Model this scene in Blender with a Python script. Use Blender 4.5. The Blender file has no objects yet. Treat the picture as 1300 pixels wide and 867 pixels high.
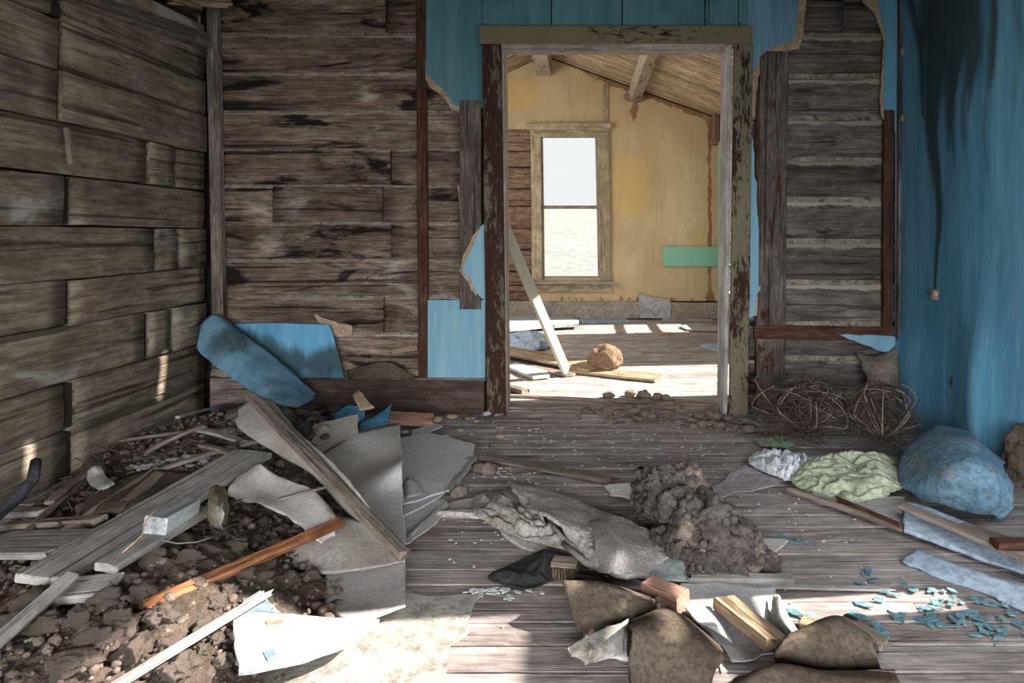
import bpy, math, random
import numpy as np
from mathutils import Vector, Matrix

# ---------------------------------------------------------------- camera, world, lights
C = bpy.context.scene.collection
sc = bpy.context.scene
H = 0.966                      # eye height
FP, VX, VY = 900.0, 740.0, 298.0   # focal length in pixels of a 1300 wide frame, vanishing point
cd = bpy.data.cameras.new('camera'); cam = bpy.data.objects.new('camera', cd); C.objects.link(cam)
cam.location = (0, 0, H); cam.rotation_euler = (math.pi/2, 0, 0)
cd.sensor_width = 36; cd.sensor_fit = 'HORIZONTAL'; cd.lens = 36*FP/1300
cd.shift_x = (650-VX)/1300; cd.shift_y = (VY-433.5)/1300
cd.clip_start = 0.05; cd.clip_end = 500
sc.camera = cam
sc.view_settings.view_transform = 'Standard'; sc.view_settings.look = 'None'
sc.view_settings.gamma = 1.0; sc.view_settings.use_curve_mapping = False
sc.view_settings.exposure = 0.14
w = bpy.data.worlds.new('world'); sc.world = w; w.use_nodes = True
w.node_tree.nodes['Background'].inputs[0].default_value = (0.95, 0.975, 1.0, 1)
w.node_tree.nodes['Background'].inputs[1].default_value = 0.90
ELEV = 0.7265                  # tangent of the sun's height
sd = bpy.data.lights.new('sun', 'SUN'); sun = bpy.data.objects.new('sun', sd); C.objects.link(sun)
sd.energy = 15; sd.angle = math.radians(0.6); sd.color = (1.0, 0.93, 0.84)
sun.rotation_euler = Vector((-1, -0.118, -ELEV)).to_track_quat('-Z', 'Y').to_euler()
sun.location = (6, 2, 5)
def area(name, loc, d, sx, sy, power, col, spread=180):
    l = bpy.data.lights.new(name, 'AREA'); l.shape = 'RECTANGLE'; l.size = sx; l.size_y = sy
    l.energy = power; l.color = col; l.spread = math.radians(spread)
    o = bpy.data.objects.new(name, l); C.objects.link(o); o.location = loc
    o.rotation_euler = Vector(d).to_track_quat('-Z', 'Z').to_euler(); return o
area('rear_fill', (-0.2, -1.9, 0.80), (-0.06, 1, -0.55), 3.0, 1.3, 80, (0.96, 0.98, 1.0), 90)  # added fill lamp behind the camera, narrowed and tilted to leave upper walls dim
area('window_fill', (1.62, 1.40, 0.95), (-1, 0.45, -0.5), 1.2, 1.0, 17, (0.93, 0.97, 1.0))  # fill lamp added just inside the unseen right window
area('far_room_fill', (-1.9, 6.0, 1.5), (1, 0.15, -0.05), 1.6, 1.5, 41, (1.0, 0.97, 0.93))  # fill lamp added at an invented opening in the back room's left side

# ---------------------------------------------------------------- numbers
rng = random.Random(7)
def P(px, py, Y): return Vector(((px-VX)/FP*Y, Y, H-(py-VY)/FP*Y))          # point at depth Y
def F(px, py, z=0.0):                                                       # point at height z
    Y = (H-z)*FP/(py-VY); return Vector(((px-VX)/FP*Y, Y, z))
def vn(p, seed=0):
    p = np.asarray(p, float); i = np.floor(p); f = p-i; u = f*f*(3-2*f)
    def h(a, b, c):
        s = np.sin(a*127.1+b*311.7+c*74.7+seed*53.37)*43758.5453
        return (s-np.floor(s))*2-1
    x, y, z = i[..., 0], i[..., 1], i[..., 2]; ux, uy, uz = u[..., 0], u[..., 1], u[..., 2]
    def L(a, b, t): return a+(b-a)*t
    return L(L(L(h(x,y,z),h(x+1,y,z),ux), L(h(x,y+1,z),h(x+1,y+1,z),ux), uy),
             L(L(h(x,y,z+1),h(x+1,y,z+1),ux), L(h(x,y+1,z+1),h(x+1,y+1,z+1),ux), uy), uz)
def fbm(p, o=4, seed=0):
    p = np.asarray(p, float); r = 0; a = 1; t = 0
    for k in range(o):
        r = r+a*vn(p*2**k+k*17.3, seed+k); t += a; a *= .5
    return r/t
def sst(a, b, x): t = np.clip((x-a)/(b-a), 0, 1); return t*t*(3-2*t)

# ---------------------------------------------------------------- object helpers
WM = {}
def empty(name, loc=(0, 0, 0)):
    o = bpy.data.objects.new(name, None); C.objects.link(o); o.location = loc
    o.empty_display_size = .1; WM[o] = Matrix.Translation(loc); return o
def tag(o, label=None, cat=None, group=None, kind=None):
    if label: o['label'] = label
    if cat: o['category'] = cat
    if group: o['group'] = group
    if kind: o['kind'] = kind
    return o
def mk(name, V, Fc, mat, parent=None, smooth=True, mw=None, attr=None):
    V = np.asarray(V, float)
    if mw is None:
        c = V.mean(0); V = V-c; mw = Matrix.Translation(c)
    me = bpy.data.meshes.new(name); me.from_pydata(V.tolist(), [], Fc)
    me.polygons.foreach_set('use_smooth', [smooth]*len(me.polygons))
    if attr:
        for k, a in attr.items():
            at = me.attributes.new(k, 'FLOAT', 'POINT'); at.data.foreach_set('value', np.asarray(a, np.float32))
    me.materials.append(mat); me.update()
    o = bpy.data.objects.new(name, me); C.objects.link(o); WM[o] = mw
    if parent:
        o.parent = parent; o.matrix_parent_inverse = WM[parent].inverted()
    o.matrix_basis = mw
    return o
def frame(A, B, up=(0, 0, 1)):
    A, B = Vector(A), Vector(B); x = (B-A).normalized(); u = Vector(up)
    z = (u-x*u.dot(x)).normalized(); y = z.cross(x); m = Matrix((x, y, z)).transposed().to_4x4()
    m.translation = (A+B)/2; return m, (B-A).length
def sweep(prof, L, nx, amp=0, fr=(3, 20, 20), seed=0, jag=0, bow=0):
    n = len(prof); xs = np.linspace(-L/2, L/2, nx+1); V = []
    for x in xs:
        for (y, z) in prof: V.append((x, y, z+bow*(1-(2*x/L)**2)))
    V = np.array(V)
    if amp:
        q = V*np.array(fr)+seed*3.7
        V[:, 1] += amp*fbm(q, 3, seed); V[:, 2] += amp*fbm(q+9, 3, seed+5)
    if jag:
        for e, s in ((slice(0, n), 1), (slice(-n, None), -1)):
            V[e, 0] += s*jag*np.abs(fbm(V[e]*np.array((0, 60, 60))+seed+s, 2, seed))*2
    Fc = []
    for i in range(nx):
        for k in range(n):
            a = i*n+k; b = i*n+(k+1) % n; Fc.append((a, b, b+n, a+n))
    Fc.append(tuple(range(n-1, -1, -1))); Fc.append(tuple(nx*n+k for k in range(n)))
    return V, Fc
def rect(wd, th, bv=.003, k=3):
    ys = np.linspace(-wd/2+bv, wd/2-bv, k)
    p = [(-wd/2, -th/2+bv), (-wd/2+bv, -th/2)]+[(wd/2-bv, -th/2), (wd/2, -th/2+bv), (wd/2, th/2-bv)]
    p += [(y, th/2) for y in ys[::-1]]+[(-wd/2, th/2-bv)]
    return p
def plank(name, A, B, wd, th, mat, parent=None, up=(0, 0, 1), amp=.002, jag=.0, seed=None, nx=8, bow=0, label=None, cat=None, group=None):
    seed = rng.randint(0, 999) if seed is None else seed
    m, L = frame(A, B, up)
    V, Fc = sweep(rect(wd, th, min(.004, th*.2)), L, nx, amp, (3, 20, 20), seed, jag, bow)
    o = mk(name, V, Fc, mat, parent, False, m)
    return tag(o, label, cat, group)
def box(name, lo, hi, mat, parent=None):
    (a, b, c), (d, e, f) = lo, hi
    V = [(a,b,c),(d,b,c),(d,e,c),(a,e,c),(a,b,f),(d,b,f),(d,e,f),(a,e,f)]
    return mk(name, V, [(0,3,2,1),(4,5,6,7),(0,1,5,4),(1,2,6,5),(2,3,7,6),(3,0,4,7)], mat, parent, False)
def torn(pts, amp, step, seed):
    out = []; n = len(pts)
    for i in range(n):
        a = np.array(pts[i][:2], float); b = np.array(pts[(i+1) % n][:2], float)
        k = max(1, int(np.linalg.norm(b-a)/step)); d = b-a; l = np.linalg.norm(d)+1e-9; nrm = np.array((-d[1], d[0]))/l
        clean = len(pts[i]) > 2
        for j in range(k):
            q = a+d*j/k
            if amp and not clean: q = q+nrm*amp*float(fbm(np.array((q[0]/step*.35, q[1]/step*.35, seed*1.7)), 3, seed))*2
            out.append(q)
    return np.array(out)
def extr(name, O, to3, n, th, mat, parent=None):
    """outline O (N,2) -> 3D by to3, thickness th along n"""
    N = len(O); A = np.array([to3(*q) for q in O]); B = A+np.array(n)*th
    Fc = [tuple(range(N)), tuple(range(2*N-1, N-1, -1))]+[(i, (i+1) % N, N+(i+1) % N, N+i)[::-1] for i in range(N)]
    return mk(name, np.vstack((A, B)), Fc, mat, parent, False)
def vpanel(name, pts, Y, th, mat, parent=None, amp=.006, step=.02, seed=1):
    q = [tuple((P(p[0], p[1], Y).x, P(p[0], p[1], Y).z))+tuple(p[2:]) for p in pts]
    return extr(name, torn(q, amp, step, seed), lambda x, z: (x, Y, z), (0, 1, 0), th, mat, parent)
def fsheet(name, pts, z, th, mat, parent=None, amp=.006, step=.025, seed=1, tilt=(0, 0)):
    q = [tuple(F(p[0], p[1], z).xy)+tuple(p[2:]) for p in pts]
    cx = sum(a[0] for a in q)/len(q); cy = sum(a[1] for a in q)/len(q)
    return extr(name, torn(q, amp, step, seed), lambda x, y: (x, y, z+(x-cx)*tilt[0]+(y-cy)*tilt[1]), (0, 0, -1), th, mat, parent)
def cr(p, t):
    n = len(p); x = t*(n-1); i = min(int(x), n-2); f = x-i
    g = lambda k: p[k] if 0 <= k < n else (2*p[0]-p[1] if k < 0 else 2*p[-1]-p[-2])
    a, b, c, d = g(i-1), g(i), g(i+1), g(i+2)
    return .5*((2*b)+(c-a)*f+(2*a-5*b+4*c-d)*f*f+(3*b-a-3*c+d)*f**3)
def grid_patch(rows, nu, nv):
    R = [np.array([np.array(p, float) for p in r]) for r in rows]
    cols = [np.array([cr(r, j/nu) for j in range(nu+1)]) for r in R]
    return np.array([[cr(np.array([c[j] for c in cols]), i/nv) for j in range(nu+1)] for i in range(nv+1)])
def patch(name, rows, mat, nu=24, nv=24, th=.004, amp=.004, fr=7, edge=.01, seed=1, parent=None, smooth=True, back=None, attr=None, fine=None):
    G = grid_patch(rows, nu, nv); sh = G.shape
    du = np.gradient(G, axis=1); dv = np.gradient(G, axis=0)
    N = np.cross(du, dv); N /= np.linalg.norm(N, axis=2, keepdims=True)+1e-9
    if N[..., 2].mean() < 0: N = -N
    G = G+N*(amp*fbm(G*fr+seed, 4, seed))[..., None]
    if fine: G = G+N*(fine[0]*np.abs(fbm(G*fine[1]+seed, 2, seed+8)))[..., None]
    if edge:
        for sl, d in (((slice(None), 0), du), ((slice(None), -1), du), ((0, slice(None)), dv), ((-1, slice(None)), dv)):
            e = G[sl]; t = d[sl]; t = t/(np.linalg.norm(t, axis=1, keepdims=True)+1e-9)
            G[sl] = e+t*(edge*fbm(e*28+seed, 3, seed+3))[:, None]
    A = G.reshape(-1, 3); B = (G-N*th).reshape(-1, 3); w_ = nu+1; n = len(A); Fc = []
    for i in range(nv):
        for j in range(nu):
            a = i*w_+j; q = (a, a+1, a+w_+1, a+w_); Fc.append(q); Fc.append(tuple(n+k for k in q[::-1]))
    bd = [j for j in range(nu)]+[i*w_+nu for i in range(nv)]+[nv*w_+j for j in range(nu, 0, -1)]+[i*w_ for i in range(nv, 0, -1)]
    for k in range(len(bd)):
        a, b = bd[k], bd[(k+1) % len(bd)]; Fc.append((b, a, n+a, n+b))
    at = None
    if attr: at = {k: np.concatenate([f(A), f(A)]) for k, f in attr.items()}
    return mk(name, np.vstack((A, B)), Fc, mat, parent, smooth, None, at)
def ico(sub):
    import bmesh
    b = bmesh.new(); bmesh.ops.create_icosphere(b, subdivisions=sub, radius=1)
    V = np.array([v.co[:] for v in b.verts]); Fc = [tuple(v.index for v in f.verts) for f in b.faces]; b.free(); return V, Fc
ICO = {s: ico(s) for s in (1, 2, 3, 4, 5)}
def blob_v(c, r, seed, sub=3, rough=.35, fr=1.6):
    V, Fc = ICO[sub]; n = V.copy()
    d = 1+rough*fbm(n*fr+seed*7.1, 4, seed)+(rough*.55*(np.abs(fbm(n*fr*2.6+seed*3.3, 3, seed+9))-.25) if sub > 2 else 0); V = n*d[:, None]*np.array(r)
    a = seed*1.3; R = np.array(((math.cos(a), -math.sin(a), 0), (math.sin(a), math.cos(a), 0), (0, 0, 1)))
    return V@R.T+np.array(c), Fc
def blob(name, c, r, mat, seed, sub=3, rough=.35, fr=1.6, parent=None, smooth=True):
    V, Fc = blob_v(c, r, seed, sub, rough, fr); return mk(name, V, Fc, mat, parent, smooth)
def joined(name, parts, mat, parent=None, smooth=True):
    Vs, Fs, o = [], [], 0
    for V, Fc in parts:
        Vs.append(V); Fs += [tuple(k+o for k in f) for f in Fc]; o += len(V)
    return mk(name, np.vstack(Vs), Fs, mat, parent, smooth)
def tube(pts, r0, r1, ns=4):
    p = np.array(pts, float); n = len(p); V = []; Fc = []
    for i in range(n):
        t = p[min(i+1, n-1)]-p[max(i-1, 0)]; t /= np.linalg.norm(t)+1e-9
        u = np.cross(t, (0.3, 0.2, 1)); u /= np.linalg.norm(u)+1e-9; v = np.cross(t, u); r = r0+(r1-r0)*i/(n-1)
        for k in range(ns):
            a = 2*math.pi*k/ns; V.append(p[i]+r*(u*math.cos(a)+v*math.sin(a)))
    for i in range(n-1):
        for k in range(ns):
            a = i*ns+k; b = i*ns+(k+1) % ns; Fc.append((a, b, b+ns, a+ns))
    Fc.append(tuple(range(ns-1, -1, -1))); Fc.append(tuple((n-1)*ns+k for k in range(ns)))
    return np.array(V), Fc

# ---------------------------------------------------------------- materials
class NG:
    def __init__(s, name, rough=.9, spec=.15):
        s.m = bpy.data.materials.new(name); s.m.use_nodes = True; s.t = s.m.node_tree; s.t.nodes.clear()
        s.out = s.t.nodes.new('ShaderNodeOutputMaterial'); s.b = s.t.nodes.new('ShaderNodeBsdfPrincipled')
        s.t.links.new(s.b.outputs[0], s.out.inputs[0])
        s.b.inputs['Roughness'].default_value = rough; s.b.inputs['Specular IOR Level'].default_value = spec
        tc = s.t.nodes.new('ShaderNodeTexCoord'); oi = s.add('ShaderNodeObjectInfo')
        s.rnd = oi.outputs['Random']; s.tc = tc.outputs['Object']
        off = s.add('ShaderNodeVectorMath', {0: (37.0, 53.0, 17.0), 'Scale': s.rnd}, operation='SCALE').outputs[0]
        s.co = s.add('ShaderNodeVectorMath', {0: tc.outputs['Object'], 1: off}, operation='ADD').outputs[0]
        s.pos = s.add('ShaderNodeNewGeometry').outputs['Position']
    def add(s, typ, ins=None, **pr):
        n = s.t.nodes.new(typ)
        for k, v in pr.items(): setattr(n, k, v)
        for k, v in (ins or {}).items():
            if isinstance(v, bpy.types.NodeSocket): s.t.links.new(v, n.inputs[k])
            else: n.inputs[k].default_value = v
        return n
    def mp(s, v, sc_): return s.add('ShaderNodeVectorMath', {0: v, 1: sc_}, operation='MULTIPLY').outputs[0]
    def noise(s, v, scl=(1, 1, 1), d=4, r=.55, dist=0):
        return s.add('ShaderNodeTexNoise', {'Vector': s.mp(v, scl), 'Scale': 1.0, 'Detail': d, 'Roughness': r, 'Distortion': dist}).outputs[0]
    def step(s, f, a, b, lo=0., hi=1.): return s.add('ShaderNodeMapRange', {0: f, 1: a, 2: b, 3: lo, 4: hi}, interpolation_type='SMOOTHSTEP').outputs[0]
    def math(s, op, a, b=0.): return s.add('ShaderNodeMath', {0: a, 1: b}, operation=op).outputs[0]
    def mix(s, f, a, b, bl='MIX'):
        q = lambda c: c if isinstance(c, bpy.types.NodeSocket) else (*c, 1)
        return s.add('ShaderNodeMix', {0: f, 6: q(a), 7: q(b)}, data_type='RGBA', blend_type=bl).outputs[2]
    def ramp(s, f, st):
        n = s.add('ShaderNodeValToRGB', {0: f}); e = n.color_ramp.elements
        while len(e) < len(st): e.new(.5)
        for k, (p, c) in enumerate(st): e[k].position = p; e[k].color = (*c, 1)
        return n.outputs[0]
    def attr(s, k): return s.add('ShaderNodeAttribute', attribute_name=k).outputs['Fac']
    def vary(s, col, v): # brightness of each piece
        f = s.add('ShaderNodeMapRange', {0: s.rnd, 3: 1-v, 4: 1+v}).outputs[0]
        return s.add('ShaderNodeVectorMath', {0: col, 'Scale': f}, operation='SCALE').outputs[0]
    def fin(s, col, bump=None, st=.5, dist=.01):
        s.t.links.new(col, s.b.inputs['Base Color']) if isinstance(col, bpy.types.NodeSocket) else setattr(s.b.inputs['Base Color'], 'default_value', (*col, 1))
        if bump is not None:
            s.t.links.new(s.add('ShaderNodeBump', {'Height': bump, 'Strength': st, 'Distance': dist}).outputs[0], s.b.inputs['Normal'])
        return s.m
def wood(name, dark, mid, light, stain=None, st=.58, pale=None, pt=.6, crack=.4, k=1.0, vary=.2, bump=.6, gdark=.55, rough=.9, edge=None, fine=1.0):
    g = NG(name, rough)
    a = g.noise(g.co, (2.0*k, 13*k, 13*k), 8, .68, 1.0); b = g.noise(g.co, (9*k, 100*k, 100*k), 4, .7)
    f = g.math('ADD', g.math('MULTIPLY', g.math('SUBTRACT', a, .5), .5), g.math('MULTIPLY', g.math('SUBTRACT', b, .5), .5*fine)); f = g.math('ADD', f, .5)
    col = g.ramp(f, [(.36, dark), (.5, mid), (.65, light)])
    iso = g.noise(g.co, (6, 9, 9), 8, .72, .4); col = g.add('ShaderNodeVectorMath', {0: col, 'Scale': g.step(iso, .3, .7, .68, 1.32)}, operation='SCALE').outputs[0]
    if pale: col = g.mix(g.math('MULTIPLY', g.step(g.noise(g.co, (1.7*k, 6*k, 5*k), 6, .65, .6), pt, pt+.12), g.step(b, .25, .6, .5, 1.)), col, pale)
    if stain:
        n = g.noise(g.co, (1.1*k, 8.5*k, 6.5*k), 8, .66, 1.8)
        col = g.mix(g.step(n, st, st+.09), col, stain)
    if edge:   # worn pale plaster clinging along the upper edge of each log
        z = g.add('ShaderNodeSeparateXYZ', {0: g.tc}).outputs[2]
        e = g.math('ADD', z, g.math('MULTIPLY', g.math('SUBTRACT', g.noise(g.co, (9, 16, 16), 6, .7), .5), edge[1]))
        col = g.mix(g.math('MULTIPLY', g.step(e, edge[0], edge[0]+.012), edge[2]), col, pale)
    c = g.noise(g.co, (1.0*k, 42*k, 42*k), 2, .5, .4); cm = g.math('MAXIMUM', g.step(c, .38, .33), g.math('MULTIPLY', g.step(g.noise(g.co, (2.2*k, 130*k, 130*k), 2, .5, .3), .40, .34), .4))
    col = g.mix(g.math('MULTIPLY', cm, crack), col, tuple(x*.25 for x in dark))
    h = g.math('SUBTRACT', g.math('ADD', a, g.math('MULTIPLY', b, .5)), g.math('MULTIPLY', cm, .8))
    return g.fin(g.vary(col, vary), h, bump, .012)
def flaked(name, paint, paint2, under, t=.5, k=1.0, axis=(15, 50, 50), vary=.08, soft=.06):
    g = NG(name, .75)
    n = g.noise(g.co, tuple(x*k for x in axis), 8, .72, .5); big = g.noise(g.co, (1.6*k, 7*k, 7*k), 3)
    f = g.math('ADD', g.math('MULTIPLY', n, .6), g.math('MULTIPLY', big, .4))
    p = g.mix(g.noise(g.co, (5*k, 14*k, 14*k), 4), paint, paint2)
    u = g.mix(g.noise(g.co, (2*k, 60*k, 60*k), 4), under, tuple(x*.45 for x in under))
    m = g.step(f, t, t+soft)
    return g.fin(g.vary(g.mix(m, p, u), vary), g.math('SUBTRACT', g.noise(g.co, (2*k, 70*k, 70*k), 3), m), .4, .006)
def mott(name, a, b, c=None, s1=6, s2=40, t=.55, w=.15, bump=.4, vary=.06, rough=.92, aniso=(1, 1, 1), bs=None, dist=.008, fn=.6):
    g = NG(name, rough)
    v = g.mp(g.co, aniso); n = g.noise(v, (s1,)*3, 6, .6, .3); f = g.noise(v, (s2,)*3, 5, .65)
    col = g.mix(g.step(n, .35, .65), a, b)
    if c: col = g.mix(g.step(g.noise(v, (s1*1.7,)*3, 7, .68, .4), t, t+w), col, c)
    col = g.mix(g.step(f, .40, .64, .0, fn), col, tuple(x*.42 for x in a))
    col = g.mix(g.step(g.noise(v, (s2*3.1,)*3, 3, .7), .55, .7, 0, .45), col, tuple(min(1, x*1.45) for x in b))
    return g.fin(g.vary(col, vary), g.math('ADD', g.math('MULTIPLY', n, .6), f) if bs is None else g.noise(v, (bs,)*3, 6, .7), bump, dist)
BLK = (.02, .016, .014)
m_logb = wood('log_brown', (.07, .047, .034), (.185, .135, .10), (.37, .295, .235), BLK, .525, (.50, .44, .37), .57, .8, .72, .28, edge=(.085, .05, .7))
m_logl = wood('log_olive', (.115, .09, .064), (.24, .195, .145), (.40, .34, .265), (.045, .035, .027), .60, (.52, .50, .45), .57, .7, .62, .14, edge=(.095, .03, .3))
m_logr = wood('log_charcoal', (.06, .05, .045), (.13, .11, .10), (.24, .205, .185), BLK, .56, (.42, .37, .30), .60, .6, .8, .25, edge=(.070, .075, .85))
m_logf = wood('log_russet', (.10, .055, .038), (.24, .15, .10), (.42, .30, .22), BLK, .64, (.5, .42, .35), .62, .6, 1.0, .25)
m_chink = mott('chinking_or_shade', (.25, .21, .165), (.42, .37, .31), (.10, .075, .055), 12, 70, .50)
m_dark = mott('shadow_core', (.05, .04, .033), (.07, .055, .045))
m_batten = wood('batten_red', (.035, .016, .011), (.085, .04, .027), (.15, .08, .056), BLK, .62, None, .6, .4, 1.3)
m_post = wood('post_grey', (.05, .038, .03), (.13, .105, .09), (.25, .215, .19), (.07, .025, .016), .57, None, .6, .6, 1.2)
m_corner = wood('corner_trim', (.09, .07, .055), (.22, .18, .15), (.38, .33, .29), BLK, .66, None, .6, .5, 1.3)
m_olive = flaked('paint_olive', (.26, .225, .135), (.18, .155, .09), (.055, .024, .016), .56)
m_olive2 = flaked('paint_olive_flaked', (.25, .225, .16), (.17, .14, .09), (.065, .03, .02), .50)
m_casl = flaked('paint_brown_worn', (.19, .165, .125), (.13, .10, .075), (.07, .03, .02), .435)
m_jamb = wood('jamb_pale', (.26, .215, .17), (.40, .345, .28), (.52, .46, .40), None, .6, None, .6, .25, 1.3, .05)
m_jambw = wood('jamb_greywhite', (.30, .28, .27), (.46, .44, .43), (.58, .56, .56), None, .6, None, .6, .25, 1.3, .05)
m_base = wood('baseboard_brown', (.045, .028, .022), (.08, .054, .043), (.13, .095, .078), None, .6, (.17, .15, .13), .62, .4, .9, .05)
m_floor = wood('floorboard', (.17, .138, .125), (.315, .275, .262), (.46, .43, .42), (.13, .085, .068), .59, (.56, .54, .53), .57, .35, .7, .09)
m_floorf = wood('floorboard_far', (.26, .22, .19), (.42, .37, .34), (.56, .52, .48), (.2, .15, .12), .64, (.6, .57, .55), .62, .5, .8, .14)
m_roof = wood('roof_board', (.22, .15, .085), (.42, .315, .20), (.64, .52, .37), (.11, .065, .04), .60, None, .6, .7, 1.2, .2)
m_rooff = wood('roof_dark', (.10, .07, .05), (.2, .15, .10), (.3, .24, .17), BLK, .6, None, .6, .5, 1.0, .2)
m_purlin = flaked('purlin_wood', (.46, .40, .31), (.33, .27, .20), (.13, .08, .05), .535, .8, (6, 18, 18))
m_plaster = mott('base_plaster', (.36, .31, .25), (.50, .43, .36), (.2, .15, .11), 6, 40, .55)
m_wintrim = wood('window_trim', (.30, .235, .14), (.43, .35, .225), (.52, .44, .31), (.2, .12, .07), .66, None, .6, .5, 1.3, .14)
m_sash = wood('sash_grey', (.2, .18, .15), (.3, .27, .23), (.4, .36, .31), None, .6, None, .6, .4, 1.4)
m_green = flaked('paint_mint', (.30, .58, .43), (.22, .48, .36), (.55, .50, .38), .62, 1.0, (2, 12, 12))
m_tan = mott('fibre_tan', (.42, .31, .20), (.55, .43, .30), (.2, .13, .08), 14, 80, .58)
m_plankg = wood('plank_grey', (.28, .26, .24), (.37, .35, .335), (.46, .44, .425), (.14, .12, .10), .68, None, .62, .45, .9, .10)
m_plankb = wood('plank_brown', (.12, .09, .07), (.25, .20, .165), (.39, .33, .28), (.06, .04, .03), .62, None, .6, .5, 1.0, .16)
m_plankw = wood('plank_whitewashed', (.36, .38, .38), (.52, .54, .55), (.64, .66, .68), (.22, .2, .18), .66, None, .6, .4, 1.0, .08)
m_orange = wood('batten_orange', (.13, .05, .022), (.30, .125, .055), (.46, .24, .125), (.08, .035, .02), .60, None, .6, .5, 1.4, .1)
m_gold = wood('board_golden', (.22, .155, .09), (.37, .275, .18), (.49, .385, .265), (.12, .07, .04), .64, None, .6, .6, 1.5, .12)
m_redwood = wood('board_pinkish', (.30, .16, .115), (.46, .28, .21), (.60, .42, .33), None, .6, None, .6, .5, 1.2, .1)
m_leanp = flaked('paint_sage', (.46, .44, .34), (.36, .35, .28), (.25, .19, .13), .60, 1.0, (1.5, 14, 14))
m_card = mott('hardboard_grey', (.37, .33, .295), (.50, .46, .425), (.26, .20, .155), 4, 80, .6, .2, .25, fn=.35)
m_card2 = mott('hardboard_lilac', (.50, .475, .46), (.64, .615, .60), (.38, .31, .26), 3.5, 80, .58, .2, .25, fn=.3)
m_brown = mott('hardboard_brown', (.085, .064, .048), (.15, .118, .09), (.045, .035, .028), 5, 80, .6, .2, .4)
m_lino = mott('linoleum_pale', (.54, .54, .55), (.66, .66, .67), (.42, .38, .34), 4, 70, .6, .15, .3, fn=.3)
m_lino2 = mott('linoleum_bone', (.36, .335, .295), (.48, .45, .405), (.17, .14, .11), 5, 34, .56, .1, .5)
m_white = mott('board_white', (.44, .45, .45), (.52, .52, .51), (.32, .31, .29), 4, 40, .62, .1, .25)
m_bluew = mott('board_bluewhite', (.40, .51, .64), (.50, .61, .73), (.28, .33, .38), 3, 30, .62, .12, .3)
m_felt = mott('felt_black', (.035, .036, .036), (.06, .06, .058), None, 9, 90, bump=.5)
m_pad = mott('carpet_pad', (.42, .38, .35), (.56, .52, .49), (.2, .16, .13), 7, 130, .6, .15, .35)
m_pile = mott('carpet_pile', (.48, .445, .42), (.62, .585, .56), (.24, .2, .17), 6, 150, .62, .15, .5, bs=110, dist=.012)
m_rag = mott('rag_stained', (.33, .30, .26), (.47, .44, .40), (.22, .155, .10), 7, 60, .58, .12, .5)
m_clw = mott('cloth_white', (.62, .66, .72), (.72, .76, .80), (.42, .42, .42), 7, 60, .66, .12, .3)
m_clg = mott('cloth_green', (.42, .48, .33), (.56, .60, .46), (.33, .36, .22), 6, 60, .62, .12, .3)
m_dirt = mott('dirt', (.18, .135, .105), (.30, .235, .185), (.11, .08, .065), 7, 38, .56, .12, 1.0, bs=55, dist=.03)
m_clod = mott('clod', (.32, .25, .20), (.47, .385, .32), (.17, .125, .098), 9, 60, .56, .12, 1.0, bs=70, dist=.025)
m_clodg = mott('clod_grey', (.17, .145, .13), (.30, .265, .245), (.12, .09, .07), 14, 80, .56, .12, 1.0, bs=80, dist=.025)
m_nest = mott('nest_russet', (.36, .23, .14), (.50, .36, .25), (.2, .12, .07), 20, 90, .56, .12, 1.0, bs=70, dist=.03)
m_twig = mott('twig', (.27, .215, .165), (.38, .32, .265), None, 8, 60, bump=.2)
m_twigd = mott('twig_dark', (.085, .062, .047), (.15, .115, .09), None, 8, 60, bump=.2)
m_teal = mott('flake_teal', (.11, .24, .28), (.24, .40, .44), (.40, .48, .48), 25, 90, .58)
m_pale = mott('flake_pale', (.58, .62, .62), (.68, .71, .70), None, 25, 90)
m_bluef = mott('fragment_blue', (.08, .28, .46), (.13, .37, .57), (.2, .16, .13), 12, 70, .64)
m_pink = mott('sheet_pinkgrey', (.40, .35, .38), (.50, .46, .48), (.3, .25, .24), 6, 40, .6, .12)
m_grass = mott('prairie', (.27, .285, .27), (.32, .335, .315), (.21, .24, .20), .25, 3.5, .56, .12, .0)
m_ash = mott('ash_pale', (.40, .40, .42), (.55, .55, .56), (.25, .22, .2), 20, 80, .55)
m_strap = mott('strap_dark', (.04, .042, .05), (.08, .085, .1), None, 8, 60)
m_nail = mott('nail_rust', (.10, .05, .03), (.17, .09, .05))
# painted wallboard: streaks run down the sheet; 'mould' marks where mould has grown
def blue_paint(name, a, b, c, mould=True, k=1.0):
    g = NG(name, .85, .12)
    v = g.mp(g.pos, (9*k, 9*k, .7*k)); s = g.noise(v, (1, 1, 1), 6, .65, .4); s2 = g.noise(g.pos, (60, 60, 5), 4, .65)
    s3 = g.noise(g.pos, (3.2, 3.2, 2.2), 5, .6)
    col = g.mix(g.step(s, .36, .66), a, b)
    col = g.mix(g.math('MULTIPLY', g.step(s2, .52, .72), .35), col, c)
    col = g.mix(g.step(s3, .56, .72, 0, .55), col, tuple(x*.62 for x in a))
    if mould:
        mk_ = g.attr('mould'); n = g.noise(g.pos, (16, 16, 3), 5, .6); f = g.math('ADD', mk_, g.math('MULTIPLY', g.math('SUBTRACT', n, .5), 1.3))
        mm = g.math('MULTIPLY', g.math('MULTIPLY', g.step(f, .15, 1.0), g.step(mk_, .02, .2)), .9)
        col = g.mix(mm, col, (.050, .080, .088))
    sp = g.noise(g.pos, (26, 26, 26), 4, .7); col = g.mix(g.step(sp, .70, .74), col, (.10, .11, .11))
    return g.fin(col, g.math('ADD', s, g.math('MULTIPLY', s2, .4)), .3, .008)
m_blue = blue_paint('paint_blue', (.11, .335, .53), (.18, .47, .70), (.44, .64, .78))
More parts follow.
